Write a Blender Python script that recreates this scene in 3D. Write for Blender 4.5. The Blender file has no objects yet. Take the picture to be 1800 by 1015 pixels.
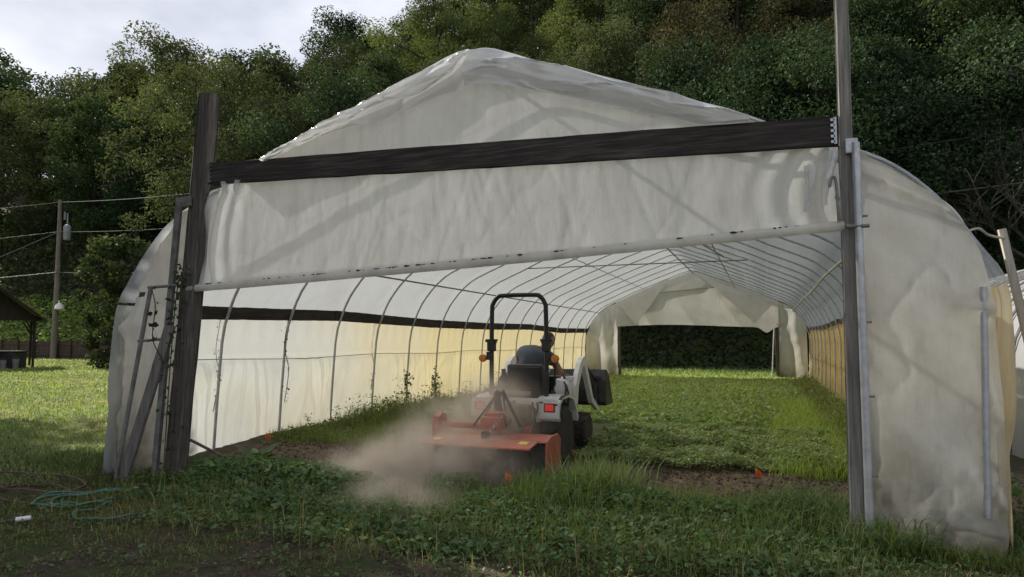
import bpy, bmesh, math, random
import numpy as np
from mathutils import Vector, Matrix

# ------------------------------------------------------------------ camera, sky, sun, exposure
S = bpy.context.scene
COL = S.collection
cam_d = bpy.data.cameras.new("camera"); cam = bpy.data.objects.new("camera", cam_d); COL.objects.link(cam)
cam.location = (2.90, -5.95, 1.58)
YAW, PITCH = math.atan(440 / 1191), math.atan(91 / 1191)
cam.rotation_euler = (math.pi / 2 + PITCH, 0, YAW)
cam_d.sensor_width = 36; cam_d.lens = 36 * 1191 / 1800; cam_d.clip_start = 0.05; cam_d.clip_end = 2000
S.camera = cam

SUN_EL = math.radians(37)
SUN_AZ = (-0.95, 0.31)                       # horizontal direction towards the sun
W = bpy.data.worlds.new("World"); S.world = W; W.use_nodes = True
wn, wl = W.node_tree.nodes, W.node_tree.links
wn.clear()
w_out = wn.new("ShaderNodeOutputWorld"); w_bg = wn.new("ShaderNodeBackground")
sky = wn.new("ShaderNodeTexSky"); sky.sky_type = 'NISHITA'; sky.sun_disc = False
sky.sun_elevation = SUN_EL; sky.sun_rotation = math.atan2(SUN_AZ[0], SUN_AZ[1])
sky.air_density = 1.0; sky.dust_density = 1.5; sky.ozone_density = 1.0
w_tc = wn.new("ShaderNodeTexCoord"); w_map = wn.new("ShaderNodeMapping"); w_map.inputs['Scale'].default_value = (1, 1, 2.2)
w_map.inputs['Location'].default_value = (3.1, 1.7, .4)
w_no = wn.new("ShaderNodeTexNoise"); w_no.inputs['Scale'].default_value = 2.1; w_no.inputs['Detail'].default_value = 7; w_no.inputs['Roughness'].default_value = .52
w_ra = wn.new("ShaderNodeValToRGB")
w_ra.color_ramp.elements[0].position = .38; w_ra.color_ramp.elements[0].color = (3.7, 4.15, 5.3, 1)
w_ra.color_ramp.elements[1].position = .70; w_ra.color_ramp.elements[1].color = (10.6, 10.8, 11.3, 1)
w_mix = wn.new("ShaderNodeMix"); w_mix.data_type = 'RGBA'; w_mix.inputs[0].default_value = .86
wl.new(w_tc.outputs['Generated'], w_map.inputs[0]); wl.new(w_map.outputs[0], w_no.inputs['Vector'])
wl.new(w_no.outputs[0], w_ra.inputs[0]); wl.new(sky.outputs[0], w_mix.inputs[6]); wl.new(w_ra.outputs[0], w_mix.inputs[7])
wl.new(w_mix.outputs[2], w_bg.inputs[0]); wl.new(w_bg.outputs[0], w_out.inputs[0])
w_bg.inputs[1].default_value = 0.06

sun_d = bpy.data.lights.new("sun", 'SUN'); sun = bpy.data.objects.new("sun", sun_d); COL.objects.link(sun)
sun_d.energy = 4.5; sun_d.angle = math.radians(0.6); sun_d.color = (1, .94, .84)
_sd = Vector((SUN_AZ[0], SUN_AZ[1], math.tan(SUN_EL) * math.hypot(*SUN_AZ)))
sun.rotation_euler = _sd.to_track_quat('Z', 'Y').to_euler(); sun.location = (-30, 10, 40)

S.view_settings.view_transform = 'Standard'; S.view_settings.look = 'None'
S.view_settings.exposure = 0.93; S.view_settings.gamma = 1.0
S.render.engine = 'CYCLES'
S.cycles.use_denoising = True
S.cycles.max_bounces = 10; S.cycles.diffuse_bounces = 5; S.cycles.transmission_bounces = 6; S.cycles.transparent_max_bounces = 12
S.cycles.volume_bounces = 1; S.cycles.volume_max_steps = 160
S.cycles.sample_clamp_indirect = 8

# ------------------------------------------------------------------ helpers
rng = np.random.default_rng(7)
random.seed(7)

def tag(o, label=None, cat=None, group=None, kind=None):
    if label: o['label'] = label
    if cat: o['category'] = cat
    if group: o['group'] = group
    if kind: o['kind'] = kind
    return o

def empty(name, loc=(0, 0, 0), rz=0, **k):
    o = bpy.data.objects.new(name, None); COL.objects.link(o); o.location = loc; o.rotation_euler = (0, 0, rz)
    o.empty_display_size = .2
    return tag(o, **k)

def link(name, me, mat=None, parent=None, smooth=False):
    o = bpy.data.objects.new(name, me); COL.objects.link(o)
    if mat is not None and not me.materials: me.materials.append(mat)
    if parent: o.parent = parent
    if smooth: me.polygons.foreach_set('use_smooth', np.ones(len(me.polygons), bool))
    return o

def np_mesh(name, V, F, colors=None, smooth=False):
    """V (n,3), F (m,k) all the same k; colors (n,3) -> point colour attribute 'tint'"""
    V = np.ascontiguousarray(V, np.float32); F = np.ascontiguousarray(F, np.int32)
    me = bpy.data.meshes.new(name)
    me.vertices.add(len(V)); me.vertices.foreach_set('co', V.ravel())
    k = F.shape[1]; me.loops.add(F.size); me.loops.foreach_set('vertex_index', F.ravel())
    me.polygons.add(len(F)); me.polygons.foreach_set('loop_start', np.arange(0, F.size, k, dtype=np.int32))
    if smooth: me.polygons.foreach_set('use_smooth', np.ones(len(F), bool))
    if colors is not None:
        a = me.color_attributes.new('tint', 'FLOAT_COLOR', 'POINT')
        c = np.ones((len(V), 4), np.float32); c[:, :3] = colors; a.data.foreach_set('color', c.ravel())
    me.update(calc_edges=True); me.validate()
    return me

class MB:
    """collects shapes, builds one mesh"""
    def __init__(s): s.v = []; s.f = []
    def add(s, v, f):
        b = len(s.v); s.v += [tuple(p) for p in v]; s.f += [tuple(i + b for i in q) for q in f]; return s
    def box(s, c, d, rot=None, bevel=0.0):
        bm = bmesh.new(); bmesh.ops.create_cube(bm, size=1)
        bmesh.ops.scale(bm, vec=d, verts=bm.verts)
        if bevel > 0: bmesh.ops.bevel(bm, geom=bm.edges[:], offset=bevel, segments=2, affect='EDGES', profile=.6)
        m = Matrix.Translation(c)
        if rot is not None: m = m @ (rot.to_matrix().to_4x4() if hasattr(rot, 'to_matrix') and not isinstance(rot, Matrix) else rot.to_4x4())
        bm.transform(m); bm.verts.index_update()
        s.add([v.co for v in bm.verts], [[v.index for v in f.verts] for f in bm.faces]); bm.free(); return s
    def bar(s, a, b, w, d, bevel=0.0, up=(0, 1, 0), n=1, jitter=0.0, seed=0):
        """straight timber from a to b: w across, d along 'up'; n lengthwise pieces with uneven edges"""
        a, b = Vector(a), Vector(b); L = (b - a); t = L.normalized(); u = Vector(up); u = (u - t * u.dot(t)).normalized(); x = u.cross(t)
        r = random.Random(seed); rings = []
        for i in range(n + 1):
            p = a + L * (i / n); q = []
            for sx, sy in ((-1, -1), (1, -1), (1, 1), (-1, 1)):
                bx, by = w / 2, d / 2
                cut = bevel if bevel else min(w, d) * .06
                for (ex, ey) in (((bx - cut), by), (bx, (by - cut))) if sx * sy > 0 else ((bx, (by - cut)), ((bx - cut), by)):
                    q.append(p + x * (sx * ex + r.uniform(-jitter, jitter)) + u * (sy * ey + r.uniform(-jitter, jitter)))
            rings.append(q)
        v = [p for q in rings for p in q]; f = []
        for i in range(n):
            for k in range(8): f.append((i * 8 + k, i * 8 + (k + 1) % 8, i * 8 + 8 + (k + 1) % 8, i * 8 + 8 + k))
        f.append(tuple(range(7, -1, -1))); f.append(tuple(n * 8 + k for k in range(8)))
        return s.add(v, f)
    def tube(s, pts, r, n=8, cap=True):
        P = [Vector(p) for p in pts]; R = r if hasattr(r, '__len__') else [r] * len(P); rings = []
        t0 = (P[1] - P[0]).normalized(); ref = Vector((0, 0, 1)) if abs(t0.z) < .9 else Vector((1, 0, 0))
        nx = t0.cross(ref).normalized()
        for i, p in enumerate(P):
            t = (P[min(i + 1, len(P) - 1)] - P[max(i - 1, 0)]).normalized()
            nx = (nx - t * nx.dot(t)).normalized(); ny = t.cross(nx)
            rings.append([p + (nx * math.cos(2 * math.pi * k / n) + ny * math.sin(2 * math.pi * k / n)) * R[i] for k in range(n)])
        v = [p for q in rings for p in q]; f = []
        for i in range(len(P) - 1):
            for k in range(n): f.append((i * n + k, i * n + (k + 1) % n, i * n + n + (k + 1) % n, i * n + n + k))
        if cap: f.append(tuple(range(n - 1, -1, -1))); f.append(tuple((len(P) - 1) * n + k for k in range(n)))
        return s.add(v, f)
    def lathe(s, prof, c=(0, 0, 0), axis='Z', n=20):
        """prof [(r, h)]; closed rings about axis"""
        v = []; f = []
        for (r, h) in prof:
            for k in range(n):
                a = 2 * math.pi * k / n; x, y = r * math.cos(a), r * math.sin(a)
                p = (x, y, h) if axis == 'Z' else ((h, x, y) if axis == 'X' else (y, h, x))
                v.append((p[0] + c[0], p[1] + c[1], p[2] + c[2]))
        for i in range(len(prof) - 1):
            for k in range(n): f.append((i * n + k, i * n + (k + 1) % n, i * n + n + (k + 1) % n, i * n + n + k))
        f.append(tuple(range(n - 1, -1, -1))); f.append(tuple((len(prof) - 1) * n + k for k in range(n)))
        return s.add(v, f)
    def prism(s, outline, d0, d1, plane='YZ'):
        """outline [(a,b)], extruded from d0 to d1 across the plane"""
        n = len(outline)
        def P(a, b, d): return (d, a, b) if plane == 'YZ' else ((a, d, b) if plane == 'XZ' else (a, b, d))
        v = [P(a, b, d0) for a, b in outline] + [P(a, b, d1) for a, b in outline]
        f = [tuple(range(n - 1, -1, -1)), tuple(range(n, 2 * n))] + [(k, (k + 1) % n, n + (k + 1) % n, n + k) for k in range(n)]
        return s.add(v, f)
    def build(s, name, mat=None, parent=None, smooth=False, **k):
        me = bpy.data.meshes.new(name); me.from_pydata(s.v, [], s.f); me.update()
        bm = bmesh.new(); bm.from_mesh(me); bmesh.ops.recalc_face_normals(bm, faces=bm.faces[:]); bm.to_mesh(me); bm.free()
        o = link(name, me, mat, parent)
        if smooth:
            me.polygons.foreach_set('use_smooth', np.ones(len(me.polygons), bool))
            try: me.set_sharp_from_angle(angle=math.radians(40))
            except Exception: pass
        return tag(o, **k)

def smoothpts(pts, n=6, closed=False):
    """Catmull-Rom"""
    P = [np.array(p, float) for p in pts]; out = []
    N = len(P); rngi = range(N if closed else N - 1)
    for i in rngi:
        p0 = P[(i - 1) % N] if closed or i > 0 else 2 * P[0] - P[1]
        p1, p2 = P[i], P[(i + 1) % N]
        p3 = P[(i + 2) % N] if closed or i + 2 < N else 2 * P[-1] - P[-2]
        for k in range(n):
            t = k / n
            out.append(.5 * (2 * p1 + (p2 - p0) * t + (2 * p0 - 5 * p1 + 4 * p2 - p3) * t * t + (3 * p1 - p0 - 3 * p2 + p3) * t ** 3))
    if not closed: out.append(P[-1])
    return [tuple(p) for p in out]

_perm = np.random.default_rng(3).random((64, 64))
def vnoise(x, y):
    x = np.asarray(x, float); y = np.asarray(y, float)
    xi, yi = np.floor(x).astype(int), np.floor(y).astype(int); fx, fy = x - xi, y - yi
    fx = fx * fx * (3 - 2 * fx); fy = fy * fy * (3 - 2 * fy)
    g = lambda a, b: _perm[a % 64, b % 64]
    return (g(xi, yi) * (1 - fx) + g(xi + 1, yi) * fx) * (1 - fy) + (g(xi, yi + 1) * (1 - fx) + g(xi + 1, yi + 1) * fx) * fy
def fbm(x, y, o=4):
    s = 0; a = .5
    for i in range(o): s = s + a * vnoise(np.asarray(x) * 2 ** i + 17.3 * i, np.asarray(y) * 2 ** i + 5.1 * i); a *= .5
    return s / (1 - .5 ** o)
def crease(x, y, p=7): return np.clip(1 - np.abs(2 * fbm(x, y, 3) - 1), 0, 1) ** p
def sstep(a, b, x):
    t = np.clip((np.asarray(x, float) - a) / (b - a), 0, 1); return t * t * (3 - 2 * t)

# ------------------------------------------------------------------ materials
def newmat(name):
    m = bpy.data.materials.new(name); m.use_nodes = True; nt = m.node_tree
    b = nt.nodes['Principled BSDF']; return m, nt, b
def N(nt, t, **k):
    n = nt.nodes.new(t)
    for a, b in k.items(): setattr(n, a, b)
    return n
def noise(nt, scale, detail=5, rough=.55, mapscale=None, coord='Object'):
    tc = N(nt, 'ShaderNodeTexCoord'); no = N(nt, 'ShaderNodeTexNoise')
    no.inputs['Scale'].default_value = scale; no.inputs['Detail'].default_value = detail; no.inputs['Roughness'].default_value = rough
    src = tc.outputs[coord]
    if mapscale:
        mp = N(nt, 'ShaderNodeMapping'); mp.inputs['Scale'].default_value = mapscale; nt.links.new(src, mp.inputs[0]); src = mp.outputs[0]
    nt.links.new(src, no.inputs['Vector']); return no.outputs[0]
def ramp(nt, fac, stops):
    r = N(nt, 'ShaderNodeValToRGB'); e = r.color_ramp.elements
    while len(e) < len(stops): e.new(.5)
    for q, (p, c) in zip(e, stops): q.position = p; q.color = (*c, 1) if len(c) == 3 else c
    nt.links.new(fac, r.inputs[0]); return r.outputs[0]
def rng01(nt, val, a, b, c=0., d=1.):
    m = N(nt, 'ShaderNodeMapRange'); m.inputs[1].default_value = a; m.inputs[2].default_value = b; m.inputs[3].default_value = c; m.inputs[4].default_value = d
    nt.links.new(val, m.inputs[0]); return m.outputs[0]
def mixc(nt, fac, a, b, mode='MIX'):
    m = N(nt, 'ShaderNodeMix', data_type='RGBA', blend_type=mode)
    for i, x in ((0, fac), (6, a), (7, b)):
        if isinstance(x, (int, float)): m.inputs[i].default_value = x
        elif isinstance(x, tuple): m.inputs[i].default_value = (*x, 1)
        else: nt.links.new(x, m.inputs[i])
    return m.outputs[2]
def mathn(nt, op, a, b=None):
    m = N(nt, 'ShaderNodeMath', operation=op)
    for i, x in ((0, a), (1, b)):
        if x is None: continue
        if isinstance(x, (int, float)): m.inputs[i].default_value = x
        else: nt.links.new(x, m.inputs[i])
    return m.outputs[0]
def bump(nt, h, strength, dist, target):
    b = N(nt, 'ShaderNodeBump'); b.inputs['Strength'].default_value = strength; b.inputs['Distance'].default_value = dist
    nt.links.new(h, b.inputs['Height']); nt.links.new(b.outputs[0], target)

def m_plain(name, a, b=None, rough=.5, metal=0, scale=6, mapscale=None, bumps=.15, spec=.5, coat=0):
    m, nt, p = newmat(name); b = b or tuple(x * .7 for x in a)
    n = noise(nt, scale, 6, .6, mapscale); nt.links.new(ramp(nt, n, [(.3, b), (.68, a)]), p.inputs['Base Color'])
    p.inputs['Roughness'].default_value = rough; p.inputs['Metallic'].default_value = metal; p.inputs['Specular IOR Level'].default_value = spec
    p.inputs['Coat Weight'].default_value = coat
    n2 = noise(nt, scale * 5, 4, .6, mapscale)
    nt.links.new(rng01(nt, n2, .3, .7, max(rough - .1, .05), min(rough + .15, 1)), p.inputs['Roughness'])
    if bumps: bump(nt, n2, bumps, .01, p.inputs['Normal'])
    return m

def m_wood(name, a, b, c, axis='Z', rough=.8, gs=1.0):
    m, nt, p = newmat(name)
    st = {'Z': (26, 26, 1.2), 'X': (1.2, 26, 26), 'Y': (26, 1.2, 26)}[axis]
    n1 = noise(nt, 1.6 * gs, 8, .65, st); n2 = noise(nt, 1.1, 5, .6, tuple(.15 * x + .6 for x in st))
    col = ramp(nt, n1, [(.28, b), (.5, a), (.75, c)])
    col = mixc(nt, ramp(nt, n2, [(.35, (0, 0, 0)), (.62, (1, 1, 1))]), mixc(nt, .55, col, b), col)
    nt.links.new(col, p.inputs['Base Color']); p.inputs['Roughness'].default_value = rough; p.inputs['Specular IOR Level'].default_value = .25
    bump(nt, n1, .5, .01, p.inputs['Normal']); return m

def m_film(name, base, stain, trans=.55, see=.03, yellow=None, dirt=.35, gloss=.22, streak=.5, sheen=.5, mud=1.0):
    """thin polyethylene sheet: scatters to both sides, a little see-through, soft shine, stains"""
    m, nt, p = newmat(name); L = nt.links; nt.nodes.remove(p); out = nt.nodes['Material Output']
    geo = N(nt, 'ShaderNodeNewGeometry'); sep = N(nt, 'ShaderNodeSeparateXYZ'); L.new(geo.outputs['Position'], sep.inputs[0])
    col = base
    if yellow:
        ycol, y0, y1 = yellow
        ny = noise(nt, .45, 4, .6); f = mathn(nt, 'ADD', rng01(nt, sep.outputs[1], y0, y1), mathn(nt, 'MULTIPLY', mathn(nt, 'SUBTRACT', ny, .5), 1.1))
        f = mathn(nt, 'MINIMUM', mathn(nt, 'MAXIMUM', f, 0.), 1.)
        col = mixc(nt, f, col, ycol)
    n1 = noise(nt, .9, 7, .6); n2 = noise(nt, 1.0, 5, .6, (7, 7, .7)); n3 = noise(nt, 5, 5, .65)
    col = mixc(nt, mathn(nt, 'MULTIPLY', ramp(nt, n1, [(.42, (0, 0, 0)), (.78, (1, 1, 1))]), dirt * .7), col, stain)
    col = mixc(nt, mathn(nt, 'MULTIPLY', ramp(nt, n2, [(.48, (0, 0, 0)), (.75, (1, 1, 1))]), dirt * streak), col, stain)
    col = mixc(nt, mathn(nt, 'MULTIPLY', ramp(nt, n3, [(.5, (0, 0, 0)), (.8, (1, 1, 1))]), dirt * .6), col, tuple(x * .8 for x in stain))
    # mud splash and algae near the soil
    lo = rng01(nt, sep.outputs[2], .05, 1.15, 1, 0); lo = mathn(nt, 'MULTIPLY', mathn(nt, 'POWER', lo, 1.4), rng01(nt, n1, .36, .60, .12, 1.1))
    col = mixc(nt, mathn(nt, 'MULTIPLY', lo, .95 * mud), col, (.16, .13, .06))
    d = N(nt, 'ShaderNodeBsdfDiffuse'); t = N(nt, 'ShaderNodeBsdfTranslucent'); g = N(nt, 'ShaderNodeBsdfGlossy'); tr = N(nt, 'ShaderNodeBsdfTransparent')
    for s in (d, t): L.new(col, s.inputs['Color'])
    L.new(col, tr.inputs['Color'])
    g.inputs['Roughness'].default_value = gloss
    m1 = N(nt, 'ShaderNodeMixShader'); m1.inputs[0].default_value = trans; L.new(d.outputs[0], m1.inputs[1]); L.new(t.outputs[0], m1.inputs[2])
    m2 = N(nt, 'ShaderNodeMixShader'); m2.inputs[0].default_value = see; L.new(m1.outputs[0], m2.inputs[1]); L.new(tr.outputs[0], m2.inputs[2])
    lw = N(nt, 'ShaderNodeLayerWeight'); lw.inputs[0].default_value = .5
    frv = mathn(nt, 'ADD', .03, mathn(nt, 'MULTIPLY', mathn(nt, 'POWER', lw.outputs['Facing'], 4.), .6))
    m3 = N(nt, 'ShaderNodeMixShader'); L.new(mathn(nt, 'MULTIPLY', frv, sheen), m3.inputs[0]); L.new(m2.outputs[0], m3.inputs[1]); L.new(g.outputs[0], m3.inputs[2])
    L.new(m3.outputs[0], out.inputs['Surface'])
    bm_ = N(nt, 'ShaderNodeBump'); bm_.inputs['Strength'].default_value = .32; bm_.inputs['Distance'].default_value = .03
    wn1 = noise(nt, 3.2, 6, .6, (1.6, 1.6, .8)); wn2 = mathn(nt, 'ABSOLUTE', mathn(nt, 'SUBTRACT', noise(nt, 2.6, 3, .5, (2.2, 2.2, .7)), .5))
    L.new(mathn(nt, 'SUBTRACT', wn1, mathn(nt, 'MULTIPLY', wn2, 1.3)), bm_.inputs['Height'])
    for s in (d, t, g): L.new(bm_.outputs[0], s.inputs["Normal"])
    return m

def m_leaf(name, tint, trans=.3, rough=.6, spec=.18, vary=.35):
    """foliage: per-leaf colour from the 'tint' attribute times a species tint, some light passing through"""
    m, nt, p = newmat(name); L = nt.links; out = nt.nodes['Material Output']
    at = N(nt, 'ShaderNodeVertexColor'); at.layer_name = 'tint'
    oi = N(nt, 'ShaderNodeObjectInfo')
    v = rng01(nt, oi.outputs['Random'], 0, 1, 1 - vary, 1 + vary)
    hsv = N(nt, 'ShaderNodeHueSaturation'); L.new(v, hsv.inputs['Value'])
    hsv.inputs['Hue'].default_value = .5; L.new(rng01(nt, oi.outputs['Random'], 0, 1, .515, .485), hsv.inputs['Hue'])
    col = mixc(nt, 1.0, at.outputs['Color'], tint, 'MULTIPLY'); L.new(col, hsv.inputs['Color'])
    L.new(hsv.outputs[0], p.inputs['Base Color']); p.inputs['Roughness'].default_value = rough; p.inputs['Specular IOR Level'].default_value = spec
    t = N(nt, 'ShaderNodeBsdfTranslucent'); tc = mixc(nt, 1.0, hsv.outputs[0], (1.25, 1.2, .6), 'MULTIPLY'); L.new(tc, t.inputs['Color'])
    mx = N(nt, 'ShaderNodeMixShader'); mx.inputs[0].default_value = trans; L.new(p.outputs[0], mx.inputs[1]); L.new(t.outputs[0], mx.inputs[2])
    L.new(mx.outputs[0], out.inputs['Surface']); return m

M = {}
M['post_old'] = m_wood('weathered_post_wood', (.125, .108, .09), (.035, .03, .026), (.20, .18, .155), 'Z')
M['post_grey'] = m_wood('grey_post_wood', (.30, .28, .25), (.12, .11, .095), (.45, .42, .38), 'Z')
M['beam'] = m_wood('dark_beam_wood', (.058, .049, .042), (.016, .014, .012), (.16, .138, .118), 'X')
M['board'] = m_wood('dark_board_wood', (.055, .042, .032), (.02, .016, .013), (.10, .08, .06), 'Y')
M['plank'] = m_wood('grey_plank_wood', (.20, .18, .16), (.09, .08, .07), (.30, .28, .25), 'Z')
M['pale_wood'] = m_wood('pale_lumber', (.50, .46, .38), (.30, .27, .21), (.6, .56, .47), 'Z')
M['shed_wood'] = m_wood('brown_shed_wood', (.045, .032, .024), (.02, .015, .012), (.08, .06, .045), 'Z')
M['fence_wood'] = m_wood('fence_wood', (.075, .05, .038), (.04, .028, .022), (.12, .085, .065), 'Z')
M['pole_wood'] = m_wood('pole_wood', (.20, .165, .135), (.12, .10, .08), (.28, .24, .2), 'Z')
M['galv'] = m_plain('galvanised_steel', (.62, .63, .64), (.42, .42, .41), .45, .55, 9)
M['galv_dull'] = m_plain('dull_steel_pipe', (.30, .29, .27), (.14, .13, .11), .55, .5, 7)
M['rust_pipe'] = m_plain('stained_pipe', (.38, .36, .32), (.16, .13, .10), .5, .4, 5)
M['film_roof'] = m_film('roof_film', (.60, .625, .66), (.46, .445, .39), .42, .34, dirt=.4, mud=0)
M['film_left'] = m_film('left_side_film', (.56, .572, .565), (.51, .48, .385), .44, .08, yellow=((.64, .55, .33), 2.2, 9.0), dirt=.18, mud=.2)
M['film_right'] = m_film('right_side_film', (.76, .66, .44), (.52, .37, .15), .5, .02, yellow=((.68, .46, .17), 4, 11), dirt=.6, streak=1.2, mud=.35)
M['film_front'] = m_film('front_film', (.92, .90, .845), (.62, .58, .47), .60, .06, dirt=.36, streak=1.0)
M['film_panel'] = m_film('end_panel_film', (.88, .845, .76), (.55, .48, .35), .55, .08, dirt=.45, streak=.4)
M['film_clear'] = m_film('clear_fold_film', (.86, .86, .85), (.6, .58, .5), .5, .30, dirt=.15, gloss=.24, sheen=1.8)
M['film_far'] = m_film('far_end_film', (.70, .68, .62), (.50, .46, .37), .34, .04, dirt=.3)

# ------------------------------------------------------------------ terrain
def hill(x, y):
    x = np.asarray(x, float); y = np.asarray(y, float)
    s = .90 + .14 * sstep(-52, -22, x)
    t = y - 35.0 - 3 * (fbm(x * .05, y * .05, 3) - .5)
    top = 52 + 60 * sstep(-48, -20, x)
    r = np.where(t > 0, s * t * t / (np.abs(t) + 5), 0)
    r = top * (1 - np.exp(-r / top)) * np.where(r > 0, 1.12, 1)
    return r
def gz(x, y):
    x = np.asarray(x, float); y = np.asarray(y, float)
    b = .05 * (fbm(x * .9, y * .9, 4) - .5) + .03 * (fbm(x * 4, y * 4, 3) - .5)
    b = b + .12 * sstep(3.7, 4.5, np.abs(x)) * sstep(1, 3, y) * sstep(24, 21, y) * sstep(6.5, 5.0, np.abs(x))
    # uneven loosened soil where the tiller has passed
    till = sstep(1.0, 1.5, y) * sstep(3.6, 2.3, y) * sstep(-4.3, -3.6, x) * sstep(4.2, 3.4, x)
    b = b + till * (.09 * (fbm(x * 5, y * 5, 4) - .55))
    return b + hill(x, y)

def axis_coords(lo, hi, fine_lo, fine_hi, fine, grow=1.12):
    a = list(np.arange(fine_lo, fine_hi, fine)); st = fine; x = fine_hi
    while x < hi: a.append(x); st = min(st * grow, 25); x += st
    a.append(hi); b = []; st = fine; x = fine_lo
    while x > lo: st = min(st * grow, 25); x -= st; b.append(max(x, lo))
    return np.array(sorted(set(b + a)))
xs = axis_coords(-600, 600, -6, 6, .07, 1.06); ys = axis_coords(-500, 700, -4, 6, .07, 1.06)
GX, GY = np.meshgrid(xs, ys); GZ = gz(GX, GY)
nx_, ny_ = len(xs), len(ys)
idx = np.arange(nx_ * ny_).reshape(ny_, nx_)
gf = np.stack([idx[:-1, :-1], idx[:-1, 1:], idx[1:, 1:], idx[1:, :-1]], -1).reshape(-1, 4)
def m_ground():
    m, nt, p = newmat('ground_soil_and_moss'); L = nt.links
    geo = N(nt, 'ShaderNodeNewGeometry'); sep = N(nt, 'ShaderNodeSeparateXYZ'); L.new(geo.outputs['Position'], sep.inputs[0])
    n1 = noise(nt, 1.1, 8, .65); n2 = noise(nt, 9, 7, .65); n3 = noise(nt, 45, 4, .6); nf = noise(nt, .12, 6, .6)
    soil = ramp(nt, n2, [(.3, (.038, .028, .021)), (.55, (.075, .055, .04)), (.75, (.13, .10, .075))])
    moss = ramp(nt, n2, [(.3, (.028, .036, .014)), (.7, (.07, .088, .03))])
    lawn = ramp(nt, nf, [(.35, (.075, .11, .03)), (.55, (.12, .155, .045)), (.7, (.2, .19, .08))])
    wood = ramp(nt, n2, [(.3, (.018, .017, .009)), (.7, (.05, .048, .022))])
    near = mixc(nt, ramp(nt, n1, [(.42, (0, 0, 0)), (.6, (1, 1, 1))]), soil, moss)
    # tilled bed: bare crumbly soil
    bed = mathn(nt, 'MULTIPLY', mathn(nt, 'MULTIPLY', rng01(nt, sep.outputs[1], 1.0, 1.4), rng01(nt, sep.outputs[1], 3.4, 2.4)), rng01(nt, sep.outputs[0], -4.2, -3.8))
    bedc = ramp(nt, n2, [(.3, (.085, .06, .042)), (.7, (.19, .14, .10))])
    near = mixc(nt, mathn(nt, 'MULTIPLY', bed, rng01(nt, n1, .3, .45)), near, bedc)
    out_l = rng01(nt, sep.outputs[0], -4.6, -5.6); out_f = rng01(nt, sep.outputs[1], 0.0, 1.6)
    inl = rng01(nt, sep.outputs[1], 5, 9)
    col = mixc(nt, mathn(nt, 'MULTIPLY', out_l, out_f), near, lawn)
    col = mixc(nt, mathn(nt, 'MULTIPLY', inl, mathn(nt, 'SUBTRACT', 1., out_l)), col, ramp(nt, n2, [(.3, (.05, .085, .02)), (.7, (.10, .15, .035))]))
    col = mixc(nt, rng01(nt, sep.outputs[1], 36, 41), col, wood)
    L.new(col, p.inputs['Base Color']); p.inputs['Roughness'].default_value = .95; p.inputs['Specular IOR Level'].default_value = .15
    h = mathn(nt, 'ADD', n2, mathn(nt, 'MULTIPLY', n3, .4)); bump(nt, h, .8, .04, p.inputs['Normal']); return m
ground = link('ground', np_mesh('ground', np.stack([GX, GY, GZ], -1).reshape(-1, 3), gf, smooth=True), m_ground())
tag(ground, kind='structure')

# ------------------------------------------------------------------ the high tunnel greenhouse
LEN = 23.0; CXT = 0.05
HALF = [(4.50, 0), (4.50, .6), (4.49, 1.2), (4.47, 1.7), (4.39, 2.0), (4.27, 2.30), (4.13, 2.52), (3.94, 2.75), (3.70, 2.96), (3.42, 3.11),
        (2.9, 3.33), (2.45, 3.545), (2.1, 3.68), (1.47, 3.935), (.8, 4.185), (.42, 4.325), (.18, 4.41), (0, 4.43)]
LEANX = .2 / 4.43                             # the whole frame leans a little to the right
_h = smoothpts(HALF, 3)
PROF = np.array([(-x + LEANX * z, z) for x, z in _h] + [(x + LEANX * z, z) for x, z in _h[::-1]][1:])
_hz = np.array([z for x, z in _h]); _hx = np.array([x for x, z in _h])
def half_x(z): return np.interp(z, _hz, _hx)
_seg = np.r_[0, np.cumsum(np.hypot(*np.diff(PROF, axis=0).T))]
def prof_at(s):                               # s 0..1 along the arch
    s = np.clip(s, 0, 1) * _seg[-1]
    return np.interp(s, _seg, PROF[:, 0]) + CXT, np.interp(s, _seg, PROF[:, 1])
def s_of_z(z): return float(np.interp(z, PROF[:len(PROF) // 2 + 1, 1] + np.arange(len(PROF) // 2 + 1) * 1e-9, _seg[:len(PROF) // 2 + 1]) / _seg[-1])
def roof_z(x): return np.interp(np.asarray(x) - CXT, PROF[:, 0] + np.arange(len(PROF)) * 1e-9, PROF[:, 1])

gh = empty('greenhouse', (0, 0, 0), label='weathered plastic-covered high tunnel greenhouse with open front and rolled-up door', cat='greenhouse')
HOOPY = [.33 + 1.37 * k for k in range(17)]

def sheet(name, fn, nu, nv, mat, parent, smooth=True):
    u, v = np.meshgrid(np.linspace(0, 1, nu), np.linspace(0, 1, nv)); X, Y, Z = fn(u, v)
    i = np.arange(nu * nv).reshape(nv, nu); F = np.stack([i[:-1, :-1], i[:-1, 1:], i[1:, 1:], i[1:, :-1]], -1).reshape(-1, 4)
    return link(name, np_mesh(name, np.stack([X, Y, Z], -1).reshape(-1, 3), F, smooth=smooth), mat, parent)

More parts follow.
